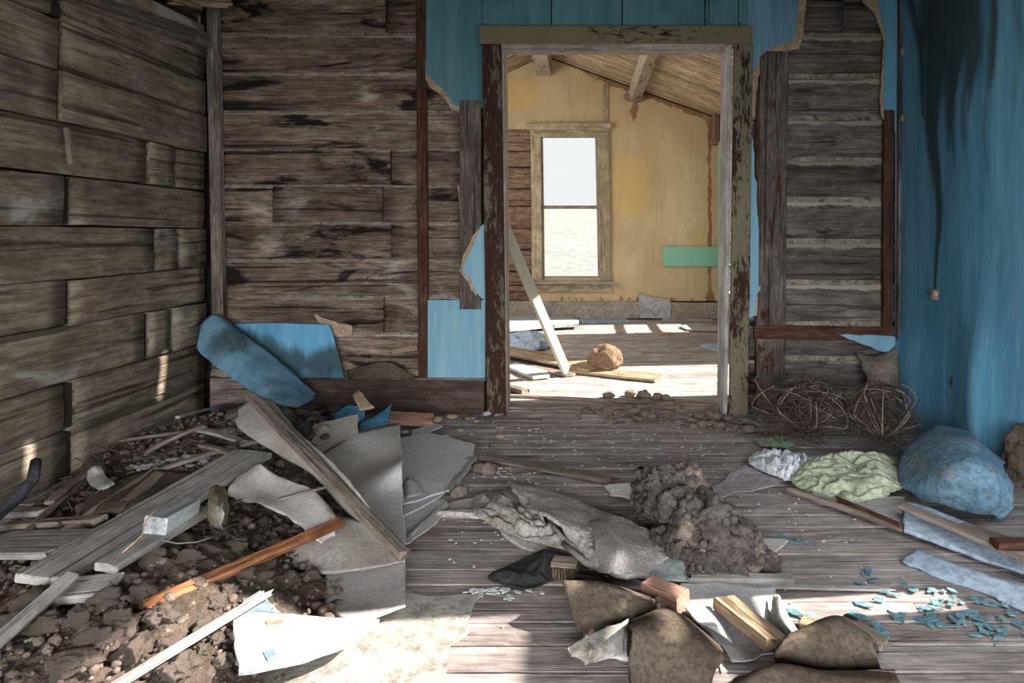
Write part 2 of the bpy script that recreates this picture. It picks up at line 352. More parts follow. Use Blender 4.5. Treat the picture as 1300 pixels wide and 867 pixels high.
m_blue2 = blue_paint('paint_blue_dusty', (.12, .25, .36), (.20, .37, .49), (.36, .47, .55))
m_teal2 = blue_paint('paint_teal', (.085, .205, .25), (.125, .27, .32), (.19, .31, .35), False)
m_sky = blue_paint('paint_sky', (.19, .40, .52), (.29, .50, .60), (.55, .62, .60), False, .6)
def yellow_wall():
    g = NG('paint_yellow', .8)
    n = g.noise(g.pos, (2.2, 2.2, 1.1), 5, .6, .4); v = g.noise(g.pos, (14, 14, 1.3), 5, .6); f = g.noise(g.pos, (30, 30, 30), 5, .7)
    col = g.mix(g.step(n, .35, .68), (.53, .40, .22), (.62, .50, .30))
    col = g.mix(g.step(v, .54, .72, 0, .5), col, (.44, .31, .16))
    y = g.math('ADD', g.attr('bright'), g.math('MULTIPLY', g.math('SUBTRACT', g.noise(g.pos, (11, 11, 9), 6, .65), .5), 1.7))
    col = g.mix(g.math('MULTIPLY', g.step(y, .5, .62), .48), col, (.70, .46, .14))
    r = g.math('ADD', g.attr('rust'), g.math('MULTIPLY', g.math('SUBTRACT', g.noise(g.pos, (16, 16, 7), 6, .68), .5), 1.3))
    col = g.mix(g.math('MULTIPLY', g.step(r, .5, .62), .85), col, (.25, .115, .05))
    col = g.mix(g.step(f, .62, .72, 0, .7), col, (.36, .27, .17))
    col = g.mix(g.step(g.noise(g.pos, (5, 5, 3), 6, .65, .5), .56, .66, 0, .5), col, (.48, .37, .22))
    return g.fin(col, g.math('ADD', n, f), .25, .01)
m_yellow = yellow_wall()
def glass():
    m = bpy.data.materials.new('window_glass'); m.use_nodes = True; t = m.node_tree; t.nodes.clear()
    o = t.nodes.new('ShaderNodeOutputMaterial'); x = t.nodes.new('ShaderNodeMixShader'); a = t.nodes.new('ShaderNodeBsdfTransparent'); b = t.nodes.new('ShaderNodeBsdfDiffuse')
    a.inputs[0].default_value = (.97, .98, .97, 1); x.inputs[0].default_value = .03
    t.links.new(a.outputs[0], x.inputs[1]); t.links.new(b.outputs[0], x.inputs[2]); t.links.new(x.outputs[0], o.inputs[0]); return m
m_glass = glass()

# ---------------------------------------------------------------- the building
XL, XR, YB, YP, YF = -2.02, 1.72, 3.87, 3.83, 8.12       # left wall, right wall, log face, trim plane, far wall
XFR = 1.52                                               # right wall of the far room
def struct(name, label, loc=(0, 0, 0)): return tag(empty(name, loc), label, 'wall' if 'wall' in name else name.split('_')[0], None, 'structure')
def logprof(h, d, b=.004): return [(d/2, -h/2), (-d/2+b, -h/2), (-d/2+.002, -h/2+b), (-d/2, -h*.25), (-d/2, 0), (-d/2, h*.25), (-d/2+.002, h/2-b), (-d/2+b, h/2), (d/2, h/2)]
def log(name, A, B, h, d, mat, parent, seed, amp=.005, left=False):
    A, B = Vector(A), Vector(B); L = (B-A).length
    V, Fc = sweep(logprof(h, d), L, max(3, int(L/.09)), amp, (3.5, 11, 11), seed)
    x = (B-A).normalized(); z = Vector((0, 0, 1)); y = z.cross(x); z = x.cross(y)
    m = Matrix((x, y, z)).transposed().to_4x4(); m.translation = (A+B)/2
    return mk(name, V, Fc, mat, parent, True, m)
# floor: boards run across the room
floor = struct('floor', 'worn wooden floor of the front room with boards running across')
r = random.Random(3); y = 0.9
while y < 3.99:
    wd = r.uniform(.085, .105); cuts = [XL-.02]+([r.uniform(-1.2, 1.2)] if r.random() < .6 else [])+[XR+.05]
    for a, b in zip(cuts, cuts[1:]):
        z = r.uniform(-.0015, .001); t = r.uniform(-.0012, .0012)
        plank('floor_board', (a+.002, y+wd/2, -.0125+z-t), (b-.002, y+wd/2, -.0125+z+t), wd-.003, .025, m_floor, floor, amp=.0016, nx=10)
    y += wd
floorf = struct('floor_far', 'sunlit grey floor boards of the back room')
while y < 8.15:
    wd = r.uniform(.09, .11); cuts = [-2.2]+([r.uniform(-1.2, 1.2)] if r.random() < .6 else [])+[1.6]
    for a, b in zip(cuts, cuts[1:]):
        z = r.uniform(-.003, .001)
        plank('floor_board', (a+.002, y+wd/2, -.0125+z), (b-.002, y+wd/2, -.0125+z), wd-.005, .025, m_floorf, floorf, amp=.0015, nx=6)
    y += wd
box('subfloor', (-2.4, .8, -.10), (2.0, 8.3, -.035), m_dark, floor)
# partition wall between the rooms
wb = struct('wall_back', 'hewn log partition with blue wallboard remnants round the doorway')
PX = lambda px: P(px, 0, YB).x
PZ = lambda py: P(0, py, YB).z
box('wall_core', (XL-.1, 3.93, -.02), (PX(628), 3.985, 3.1), m_dark, wb)
box('wall_core', (PX(945), 3.93, -.02), (XR+.1, 3.985, 3.1), m_dark, wb)
box('wall_core', (PX(628), 3.93, PZ(55)), (PX(945), 3.985, 3.1), m_dark, wb)
rows = [-62, -6, 43, 93, 142, 189, 236, 283, 330, 377, 424, 471, 528]
joints = {1: [490], 5: [496], 6: [346, 486], 7: [497], 9: [487], 2: [], 0: [430]}
for i in range(12):
    a, b = rows[i], rows[i+1]; xs = [266]+joints.get(i, [])+[588]
    for x0, x1 in zip(xs, xs[1:]):
        z0, z1 = PZ(b)+.004, PZ(a)-.004; g = .003+r.uniform(0, .003); rec = r.uniform(-.006, .008)
        log('log', (PX(x0)+g, 3.92+rec, (z0+z1)/2+r.uniform(-.003, .003)), (PX(x1)-g, 3.92+rec, (z0+z1)/2+r.uniform(-.003, .003)), z1-z0, .1, m_logb, wb, 20+i*5+int(x0))
    if i: plank('chinking_or_shade', (PX(268), 3.885, PZ(a)+.002), (PX(588), 3.885, PZ(a)+.001), .014, .026, m_chink, wb, (0, -1, 0), .006, nx=20)
rowr = [-60, -8, 44, 96, 149, 202, 254, 306, 358, 411, 455, 500, 545]
for i in range(12):
    a, b = rowr[i], rowr[i+1]
    z0, z1 = PZ(b)+.016, PZ(a)-.014; rec = r.uniform(-.006, .006)
    xs = [950, 1070, 1150] if i == 1 else [950, 1150]
    for x0, x1 in zip(xs, xs[1:]):
        log('log', (PX(x0)+.003, 3.92+rec, (z0+z1)/2), (PX(x1)-.003, 3.92+rec, (z0+z1)/2+r.uniform(-.004, .004)), z1-z0, .1, m_logr, wb, 300+i, .009)
    plank('chinking_or_shade', (PX(994), 3.897, PZ(a)), (PX(1132), 3.897, PZ(a)), .034, .036, m_chink, wb, (0, -1, 0), .012, nx=30)
YC = 3.855
def vb(name, x0, y0, x1, y1, wpx, mat, parent=wb, Y=YC, th=.028, **k):   # batten between two picture points on the wall
    return plank(name, P(x0, y0, Y), P(x1, y1, Y), wpx*Y/FP, th, mat, parent, (0, -1, 0), nx=10, **k)
vb('batten', 535, -40, 538, 480, 13, m_batten, jag=.004)
vb('post', 598, 128, 598, 392, 27, m_post, th=.05)
vb('batten', 589, 300, 583, 236, 4, m_jamb, th=.015)
vb('post', 982, 66, 977, 522, 36, m_post, th=.04)
vb('batten', 966, 110, 966, 520, 15, m_batten, th=.03)
vb('batten', 957, 421, 1124, 424, 17, m_batten, Y=3.845)
vb('batten', 1128, 140, 1126, 425, 13, m_batten, Y=3.845)
vb('batten', 536, 478, 536, 496, 12, m_batten)
vb('corner_post', 271, 8, 279, 408, 14, m_corner, Y=3.84, th=.05, jag=.01)
vb('corner_post', 265, 60, 269, 160, 6, m_corner, Y=3.83, th=.03, jag=.01)
vb('corner_post', 277, 150, 284, 402, 5, m_batten, Y=3.845, th=.05, jag=.01)
vb('splinter', 497, 446, 531, 441, 7, m_gold, Y=3.85, th=.012, jag=.02)
YW = 3.835
def wp(name, pts, mat, Y=YW, th=.010, amp=.006, seed=1, lip=None):
    o = vpanel(name, pts, Y, th, mat, wb, amp, .018, seed)
    if lip: vpanel('torn_edge', lip, Y+.004, .012, m_tan, wb, amp*1.3, .02, seed+40)
    return o
c_ = True
wp('wallboard', [(541, -40, c_), (613, -40, c_), (613, 138), (597, 139), (577, 134), (568, 119), (556, 108), (541, 94, c_)], m_teal2, seed=3,
   lip=[(541, 70, c_), (606, 70, c_), (606, 141), (592, 144), (572, 139), (561, 123), (548, 112), (541, 101)])
xs = [613, 700, 790, 895, 938, 951]
for a, b in zip(xs, xs[1:]): wp('wallboard', [(a+.8, -40, c_), (b-.8, -40, c_), (b-.8, 40, c_), (a+.8, 40, c_)], m_teal2, amp=0)
for a, b, y1, wd in ((618, 618, 30, 11), (903, 903, 29, 6), (942, 940, 28, 5)): vb('batten', a, -40, b, y1, wd, m_teal2, Y=3.828, th=.012)
wp('wallboard', [(950, -40, c_), (1016, -40, c_), (1013, 20), (1010, 52), (985, 57), (966, 70), (957, 92), (950, 100, c_)], m_blue2, seed=5,
   lip=[(962, -40, c_), (1027, -40, c_), (1022, 22), (1015, 63), (990, 66), (972, 80), (963, 97), (957, 150), (954, 152, c_), (954, 60, c_)])
wp('wallboard', [(950, 150, c_), (956, 180), (961, 250), (963, 300), (966, 312), (976, 319), (975, 345), (969, 358), (962, 372), (957, 402), (950, 405, c_)], m_sky, seed=6,
   lip=[(950, 180, c_), (960, 252), (965, 300), (976, 312), (979, 320), (976, 352), (968, 380), (960, 400), (950, 402, c_)])
wp('wallboard', [(1106, -40, c_), (1150, -40, c_), (1150, 530, c_), (1133, 520), (1132, 435, c_), (1137, 428, c_), (1137, 168, c_), (1126, 148), (1122, 128), (1125, 50), (1117, 15)], m_blue, seed=8,
   lip=[(1092, -40, c_), (1130, -40, c_), (1130, 158, c_), (1133, 163), (1121, 150), (1118, 126), (1122, 52), (1110, 14), (1096, 2)])
wp('wallboard', [(1062, 424), (1100, 425, c_), (1136, 427, c_), (1137, 452, c_), (1120, 446), (1092, 437)], m_sky, Y=3.826, seed=9)
wp('wallboard', [(543, 381, c_), (616, 381, c_), (616, 484, c_), (543, 484, c_)], m_sky, amp=.0015, seed=10, Y=3.838)
wp('wallboard', [(616, 283, c_), (609, 288), (602, 308), (590, 332), (587, 343), (596, 354), (605, 372), (616, 382, c_)], m_sky, amp=.006, seed=11, Y=3.818,
   lip=[(608, 290, c_), (600, 300), (585, 334), (583, 344), (594, 358), (604, 376), (610, 360, c_)])
# brown flap torn from the right end of the wall
ctl = [[P(1085, 446, 3.82), P(1112, 452, 3.80), P(1138, 440, 3.80)], [P(1098, 470, 3.76), P(1118, 465, 3.72), P(1142, 462, 3.74)], [P(1104, 492, 3.76), P(1122, 488, 3.70), P(1141, 494, 3.74)]]
patch('torn_flap', ctl, mott('fibre_brown', (.19, .155, .125), (.29, .24, .20), (.12, .09, .07), 9, 60, .58), 12, 12, .006, .008, 9, .02, 4, wb)
vb('trim_strip', 1143, -40, 1140, 500, 4, m_post, Y=3.815, th=.03)
for y_ in (66, 150): vb('trim_block', 1146, y_-4, 1146, y_+4, 5, m_tan, Y=3.79, th=.02)
# pale scraps still nailed to the logs
vpanel('scrap', [(399, 399), (412, 404), (447, 414), (447, 425), (420, 425), (404, 409)], 3.85, .01, m_tan, wb, .004, .015, 2)
# baseboard
bb = tag(empty('baseboard_back', (-.8, 3.84, 0)), 'dark brown baseboard left of the doorway', 'baseboard', None, 'structure')
plank('board', P(372, 503, 3.83), P(615, 503, 3.83), 44*3.83/FP, .022, m_base, bb, (0, -1, 0), nx=14, amp=.002)
plank('board', P(268, 503, 3.835), P(372, 502, 3.835), 46*3.83/FP, .02, m_plankb, bb, (0, -1, 0), nx=8, amp=.003)
plank('cap_strip', P(420, 479.5, 3.822), P(615, 481.5, 3.822), .010, .02, m_corner, bb, (0, -1, 0), nx=12, amp=.001)
# doorway
dr = tag(empty('door_1', (.15, 3.8, 0)), 'open doorway with flaking olive paint casing and no door', 'doorway', None, 'structure')
YD = 3.808
def casing(name, x0, y0, x1, y1, wpx, mat, Y=YD, th=.022): return plank(name, P(x0, y0, Y), P(x1, y1, Y), wpx*Y/FP, th, mat, dr, (0, -1, 0), nx=16, amp=.0015)
casing('head_casing', 609, 44.5, 955, 44.5, 23, m_olive)
casing('side_casing', 624.5, 56.5, 630.5, 528, 25, m_casl)
casing('side_casing', 943.5, 56.5, 937, 541, 24, m_olive2)
XJ0, XJ1 = P(637, 0, YD).x+.012, P(920, 0, YD).x+.016
plank('jamb', (XJ0+.004, 3.905, .0), (XJ0-.014, 3.905, 1.992), .19, .022, m_jamb, dr, (1, 0, 0), nx=14)
plank('jamb', (XJ1-.012, 3.905, -.01), (XJ1+.012, 3.905, 1.99), .19, .022, m_jambw, dr, (-1, 0, 0), nx=14)
plank('head_jamb', (XJ0-.03, 3.905, 1.99), (XJ1+.03, 3.905, 1.99), .19, .022, m_jamb, dr, (0, 0, -1), nx=14)
plank('stop_strip', P(637, 61, 3.80), P(920, 61, 3.80), 11*3.8/FP, .018, m_jamb, dr, (0, -1, 0), nx=14)
plank('threshold', (XJ0, 3.96, .006), (XJ1, 3.96, .006), .07, .012, m_plankb, dr, nx=10)
for s, x_ in ((1, 640),): pass
# left wall of hewn logs
wl = struct('wall_left', 'left wall of wide hewn logs with staggered butt joints')
box('wall_core', (XL-.2, .3, -.02), (XL-.09, 4.0, 2.05), m_dark, wl)
hz = [-.02, .195, .385, .605, .79, 1.0, 1.2, 1.405, 1.605, 1.80, 1.985]
def YL(px): return -XL*FP/(VX-px)
jl = {0: [(86, 95)], 1: [(84, 97)], 2: [(185, 190), (216, 219)], 3: [(86, 91)], 4: [(196, 198), (227, 229)], 5: [(81, 92)], 6: [(188, 190), (222, 225)], 7: [(77, 79)], 8: [(76, 80)], 9: [(64, 82)]}
for i in range(10):
    z0, z1 = hz[i]+.004, hz[i+1]-.004
    cuts = [(0.9, 0.9)]+[(YL(a), YL(b)) for a, b in jl.get(i, [])]+[(YL(262), 0)]
    for (p0, p1), (q0, q1) in zip(cuts, cuts[1:]):
        dz = r.uniform(-.004, .004); rec = r.uniform(-.012, .006)
        log('log', (XL-.05+rec, p1+.003, (z0+z1)/2+dz), (XL-.05+rec, q0-.003, (z0+z1)/2-dz), z1-z0, .1, m_logl, wl, 500+i*7+int(p1*10), .006)
for i in jl:
    for a, b in jl[i]: plank('chinking_or_shade', (XL-.035, (YL(a)+YL(b))/2, hz[i]+.01), (XL-.035, (YL(a)+YL(b))/2, hz[i+1]-.01), abs(YL(b)-YL(a))+.02, .03, m_dark, wl, (1, 0, 0), nx=3)  # dark strips added in the open butt joints, colour stands in for shade
plank('peg', P(84, 162, 2.74)+Vector((0, 0, 0)), P(90, 208, 2.76), .018, .018, m_plankb, wl, (1, 0, 0), nx=3)
box('wall_core', (XL-.2, .3, 2.05), (XL-.15, 3.05, 2.6), m_dark, wl); box('wall_core', (XL-.2, 3.13, 2.05), (XL-.15, 4.0, 2.6), m_dark, wl); box('wall_core', (XL-.2, 3.05, 2.12), (XL-.15, 3.13, 2.6), m_dark, wl)
plank('log', (XL-.06, 2.7, 1.99), (XL-.06, 3.8, 2.03), .1, .12, m_logl, wl, (0, 0, 1))
# right wall: logs behind, blue wallboard in front, one window opening outside the view
wr = struct('wall_right', 'right wall covered with blue painted wallboard streaked by black mould')
for lo, hi in (((XR+.02, -2.2, -.05), (XR+.12, 1.25, 2.5)), ((XR+.02, 2.032, -.05), (XR+.12, 4.0, 2.5)), ((XR+.02, 1.25, -.05), (XR+.12, 2.04, .54)), ((XR+.02, 1.25, 2.17), (XR+.12, 2.04, 2.5))):
    box('wall_core', lo, hi, m_dark, wr)
for lo, hi in (((1.25, .54), (1.92, .86)), ((1.25, .985), (2.05, 1.045)), ((1.25, 1.10), (1.87, 1.17)), ((1.25, 1.215), (2.05, 1.25)), ((1.25, 1.30), (2.05, 1.385)), ((1.25, .985), (1.62, 1.3)), ((1.25, .89), (1.72, 1.0))):
    box('window_board', (XR+.05, lo[0], lo[1]), (XR+.07, hi[0], hi[1]), m_plankb, wr)
ny, nz = 130, 150
yy = np.linspace(2.062, 3.832, ny); zz = np.linspace(-.02, 2.5, nz)
Yg, Zg = np.meshgrid(yy, zz)
px = VX+FP*XR/Yg; py = VY+(H-Zg)*FP/Yg
bot = .03+.03*np.sin(Yg*3.1)+.02*fbm(np.stack((Yg*6, Yg*0, Yg*0), -1), 3, 2)     # torn lower edge of the sheet
bulge = .035*np.exp(-((px-1252)/28)**2)*sst(.9, .4, Zg)+.03*np.exp(-((px-1252)/14)**2)*sst(.7, .3, Zg)
Xg = XR-.004-bulge-.012*fbm(np.stack((Yg*2, Zg*1.5, Zg*0), -1), 3, 4)-.04*sst(.55, .3, Zg)*sst(3.0, 3.8, Yg)
def streak(cx, w0, y0, y1, amp=1.0, dx=0):
    t = np.clip((py-y0)/(y1-y0), 0, 1); c = cx+dx*t+4*np.sin(py*.03); ww = w0*(1-t)+1.5
    return amp*np.exp(-((px-c)/ww)**2)*(py < y1)*(1-.3*t)
mo = streak(1180, 13, -30, 385, .9, 12)+streak(1152, 9, -40, 150, .9, 26)+streak(1208, 16, -60, 190, .6)+streak(1236, 22, -80, 140, .5)+streak(1262, 9, -60, 250, .6, -8)+streak(1190, 7, 60, 372, .9, 2)+streak(1214, 6, 60, 260, .6)+streak(1292, 14, -60, 160, .5)+streak(1230, 5, 90, 300, .5)
mo = mo+.55*np.exp(-((px-1222)/48)**2-((py-40)/95)**2)+.9*np.exp(-((px-1212)/4)**2-((py-485)/8)**2)
mo = mo+.5*sst(3.78, 3.83, Yg)*sst(1.0, 1.6, Zg)
V = np.stack((Xg, Yg, Zg), -1).reshape(-1, 3); Fc = []
ok = (Zg > bot-.02).reshape(-1)
for i in range(nz-1):
    for j in range(ny-1):
        a = i*ny+j; q = (a, a+ny, a+ny+1, a+1)
        if all(ok[k] for k in q): Fc.append(q)
n = len(V); B = V+np.array((.009, 0, 0)); Fc2 = [tuple(n+k for k in f[::-1]) for f in Fc]
o = mk('wallboard', np.vstack((V, B)), Fc+Fc2, m_blue, wr, True, None, {'mould': np.concatenate([mo.reshape(-1)]*2)})
plank('nail_block', (XR-.03, 3.40, 1.0-.30), (XR-.03, 3.41, 1.0-.34), .03, .03, m_tan, wr, (-1, 0, 0), nx=2)
box('wall_core', (XL-.2, -2.3, 1.65), (XR+.2, -2.2, 3.2), m_dark, wr)  # added rear wall, low opening shaped to keep light off the upper walls
box('wall_core', (XL-.2, -2.3, -.05), (-1.75, -2.2, 1.7), m_dark, wr)
box('wall_core', (XL-.2, -2.3, -.05), (XL-.1, .4, 2.2), m_dark, wr)
# roof over the front room
ce = struct('ceiling', 'dark roof boards over the front room')
def roofy(x, front=True): return 3.02-.36*(x+.45) if x > -.45 else 3.02-(.49 if front else .46)*(-.45-x)
holes = [(.93, 1.13, 3.755, 3.80), (1.10, 1.22, 2.95, 2.985), (.55, .85, 2.42, 2.46), (.75, .9, 2.50, 2.53)]
def roof(parent, y0, y1, xl, xr, front, mat, holes, step=.17):
    ys = sorted(set(list(np.arange(y0, y1, step))+[y1]+[h[2] for h in holes]+[h[3] for h in holes]))
    for a, b in zip(ys, ys[1:]):
        if b-a < .004: continue
        hs = sorted([h for h in holes if h[2] < (a+b)/2 < h[3]]); seg = []; x = xl
        for h in hs: seg.append((x, h[0])); x = h[1]
        seg.append((x, xr)); seg2 = []
        for s, e in seg:
            if s < -.45 < e: seg2 += [(s, -.45), (-.45, e)]
            else: seg2.append((s, e))
        for s, e in seg2:
            if e-s < .03: continue
            dz = 0 if front else r.uniform(-.008, .008)
            plank('roof_board', (s, (a+b)/2, roofy(s+1e-4 if s >= -.45 else s, front)+.02+dz), (e, (a+b)/2, roofy(e-1e-4 if e <= -.45 else e, front)+.02+dz), b-a-(.0 if front else .002), .022, mat, parent, nx=4, amp=.002)
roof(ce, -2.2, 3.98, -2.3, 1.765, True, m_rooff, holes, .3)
plank('ridge_beam', (-.45, -2.2, 2.96), (-.45, 3.9, 2.96), .1, .14, m_rooff, ce)
plank('broken_board', P(150, -25, 3.3), P(262, 12, 3.6), .09, .02, m_roof, ce, (0, -.3, 1), jag=.06)
plank('broken_board', P(205, -14, 3.55), P(292, -8, 3.75), .20, .02, m_roof, ce, (.2, -1, .5), jag=.05)
plank('broken_board', P(85, -20, 2.9), P(150, 28, 3.3), .05, .02, m_plankb, ce, (0, -1, 1), jag=.04)
plank('broken_board', P(170, 20, 3.35), P(190, -25, 3.5), .03, .02, m_plankg, ce, (0, -1, 1), jag=.04)
plank('wall_plate', P(70, -10, 2.75)+Vector((0, 0, 0)), P(262, 52, 3.8), .08, .05, m_plankb, ce, (1, 0, .4))
# far room
wf = struct('wall_far', 'ochre plastered far wall with window and exposed logs')
FX = lambda px: P(px, 0, YF).x
FZ = lambda py: P(0, py, YF).z
for lo, hi in (((-2.4, YF+.07, -.05), (FX(684), YF+.16, 3.1)), ((FX(764), YF+.07, -.05), (1.7, YF+.16, 3.1)), ((FX(684), YF+.07, -.05), (FX(764), YF+.16, FZ(355))), ((FX(684), YF+.07, FZ(170)), (FX(764), YF+.16, 3.1))):
    box('wall_core', lo, hi, m_dark, wf)
ry = [163, 192, 212, 240, 262, 290, 317, 345, 362, 384]
for i in range(9):
    log('log', (-2.25, YF+.03, (FZ(ry[i])+FZ(ry[i+1]))/2), (FX(683), YF+.03, (FZ(ry[i])+FZ(ry[i+1]))/2), FZ(ry[i])-FZ(ry[i+1])-.012, .06, m_logf, wf, 700+i)
def ypanel(x0, x1, z0, z1, nx, nz_):
    X, Z = np.meshgrid(np.linspace(x0, x1, nx), np.linspace(z0, z1, nz_)); top = np.array([roofy(v, False)-.01 for v in X[0]])[None, :]
    Z = np.minimum(Z, top); Y = np.full_like(X, YF-.006)+.006*fbm(np.stack((X*2, Z*2, X*0), -1), 3, 8)
    p_x = VX+FP*X/YF; p_y = VY+(H-Z)*FP/YF
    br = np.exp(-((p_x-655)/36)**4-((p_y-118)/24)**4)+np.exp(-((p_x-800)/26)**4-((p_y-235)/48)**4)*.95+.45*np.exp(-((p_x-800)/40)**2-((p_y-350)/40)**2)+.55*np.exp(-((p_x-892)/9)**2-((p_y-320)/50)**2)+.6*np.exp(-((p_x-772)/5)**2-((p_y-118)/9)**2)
    ru = .95*sst(.12, .0, top-Z)*sst(-.5, .3, X)+.8*np.exp(-((p_x-901)/4)**2)*(p_y > 140)+.75*np.exp(-((p_x-806)/8)**2-((p_y-140)/30)**2)+.5*sst(366, 380, p_y)
    V = np.stack((X, Y, Z), -1).reshape(-1, 3); Fc = [(i*nx+j, i*nx+j+1, (i+1)*nx+j+1, (i+1)*nx+j) for i in range(nz_-1) for j in range(nx-1)]
    return mk('plaster_panel', V, Fc, m_yellow, wf, True, None, {'bright': br.reshape(-1), 'rust': ru.reshape(-1)})
ypanel(-2.2, FX(674), FZ(164), 3.05, 40, 40); ypanel(FX(674), FX(770), FZ(168), 3.05, 30, 40); ypanel(FX(768), 1.56, FZ(382), 3.05, 60, 90); ypanel(FX(684), FX(770), FZ(382), FZ(352), 30, 10)
plank('batten', (FX(768.5), YF-.02, FZ(157)), (FX(768.5), YF-.02, FZ(108)), .06, .02, m_wintrim, wf, (0, -1, 0))
fb = tag(empty('baseboard_far', (0, YF-.03, 0)), 'crumbling grey plaster base of the far wall', 'baseboard', None, 'structure')
plank('base_strip', (-2.25, YF-.02, FZ(393)), (FX(812), YF-.02, FZ(393)), .20, .03, m_plaster, fb, (0, -1, 0), amp=.006, nx=24)
plank('base_strip', (FX(850), YF-.02, FZ(394)), (1.56, YF-.02, FZ(394)), .19, .03, m_plaster, fb, (0, -1, 0), amp=.008, nx=12)
vpanel('grey_patch', [(811, 372), (822, 376), (852, 380), (851, 404), (812, 404)], YF-.05, .03, mott('plaster_bluegrey', (.36, .37, .36), (.46, .46, .45), (.25, .2, .15), 5, 30, .6), fb, .008, .03, 5)
plank('green_board', (FX(841), YF-.03, FZ(325.5)), (FX(912), YF-.03, FZ(325.5)), .225, .022, m_green, wf, (0, -1, 0), nx=8)
# window of the far wall
wn = tag(empty('window_1', (0, YF, 1)), 'tall sash window with weathered olive trim in the far wall', 'window', None, 'structure')
def wt(name, x0, y0, x1, y1, wpx, mat=m_wintrim, Y=YF-.03, th=.03): return plank(name, P(x0, y0, Y), P(x1, y1, Y), wpx*Y/FP, th, mat, wn, (0, -1, 0), nx=8)
wt('side_casing', 680, 163, 682, 358, 13, m_wintrim); wt('side_casing', 766, 163, 768.5, 358, 14, m_wintrim)
wt('head_casing', 676, 168, 772, 168, 12); wt('head_cap', 668, 161, 775, 160, 8, Y=YF-.05, th=.06)
wt('sill', 672, 358, 778, 359, 5, m_sash, YF-.06, .10); wt('apron', 678, 366, 776, 366, 9)
ys_ = YF+.02
wt('stile', 687, 170, 689.5, 355, 4.5, m_sash, ys_); wt('stile', 757.5, 170, 761.5, 355, 4.5, m_sash, ys_)
wt('top_rail', 685, 173, 762, 173, 4, m_sash, ys_); wt('meeting_rail', 686, 263, 762, 263, 4.5, m_sash, ys_-.005); wt('bottom_rail', 686, 353, 764, 353, 5, m_sash, ys_)
for a, b in ((175, 261), (265, 351)):
    vpanel('pane', [(690, a), (758.5, a), (760, b), (691, b)], YF+.03, .004, m_glass, wn, 0, 9)
for x_ in (684, 764): plank('reveal', (FX(x_), YF+.09, FZ(356)), (FX(x_), YF+.09, FZ(170)), .16, .02, m_wintrim, wn, (1 if x_ < 700 else -1, 0, 0))
# side walls of the far room: a doorway and a window let the sun in from the right
ws = struct('wall_far_right', 'right wall of the back room with mint green trim')
DY0, DY1, WY0, WY1 = 4.36, 5.36, 7.10, 7.76
for lo, hi in (((XFR+.02, 3.98, -.05), (XFR+.16, DY0, 2.4)), ((XFR+.02, DY1, -.05), (XFR+.16, WY0, 2.4)), ((XFR+.02, WY1, -.05), (XFR+.16, 8.3, 2.4)),
               ((XFR+.02, DY0, 2.0), (XFR+.16, DY1, 2.4)), ((XFR+.02, WY0, -.05), (XFR+.16, WY1, .35)), ((XFR+.02, WY0, 2.05), (XFR+.16, WY1, 2.4)),
               ((XFR+.05, WY0, .60), (XFR+.10, WY1, .645)), ((XFR+.05, WY0, .86), (XFR+.10, WY1, .905))):
    box('wall_core', lo, hi, m_plaster, ws)
plank('trim_board', (XFR+.005, 7.86, .05), (XFR+.005, 7.86, P(0, 180, 7.86).z), .20, .02, m_green, ws, (-1, 0, 0), nx=6)
plank('rafter_end', (XFR-.02, 8.0, 1.98), (XFR-.02, 8.0, 2.34), .14, .06, m_logf, ws, (-1, 0, 0), nx=4)
wfl = struct('wall_far_left', 'left wall of the back room')  # unseen wall, its window opening added to let light in
for lo, hi in (((-2.4, 3.98, -.05), (-2.3, 5.0, 2.6)), ((-2.4, 7.0, -.05), (-2.3, 8.3, 2.6)), ((-2.4, 5.0, -.05), (-2.3, 7.0, .7)), ((-2.4, 5.0, 2.1), (-2.3, 7.0, 2.6))):
    box('wall_core', lo, hi, m_plaster, wfl)
cf = struct('ceiling_far', 'tan roof boards of the back room carried on rough purlins')
roof(cf, 3.99, 8.3, -2.5, 1.75, False, m_roof, [(-1.1, -.75, 6.2, 6.5)], .105)
plank('ridge_beam', (P(690, 90, 8.0).x, 4.2, 2.93), (P(690, 90, 8.0).x, 8.1, 2.90), .17, .24, m_purlin, cf, nx=10)
plank('purlin', (P(806, 118, 8.05).x+.0, 4.2, 2.58), (P(806, 118, 8.05).x, 8.08, 2.56), .13, .11, m_purlin, cf, (-.33, 0, 1), nx=12, amp=.012)
blob('lump', (P(806, 122, 8.05).x, 8.06, P(806, 124, 8.05).z), (.14, .06, .05), m_logf, 5, 3, .4, 2, cf)
# prairie outside
gx, gy = np.meshgrid(np.linspace(-60, 60, 60), np.concatenate((np.linspace(-8, 20, 20), np.linspace(22, 130, 30)))); gz = -.30+.059*np.clip(gy-14, 0, 120)+.05*fbm(np.stack((gx*.2, gy*.2, gx*0), -1), 3, 3)
nx = 60; V = np.stack((gx, gy, gz), -1).reshape(-1, 3); Fc = [(i*nx+j, i*nx+j+1, (i+1)*nx+j+1, (i+1)*nx+j) for i in range(49) for j in range(nx-1)]
tag(mk('ground', V, Fc, m_grass), 'pale dry prairie outside the far window', 'ground', None, 'structure')
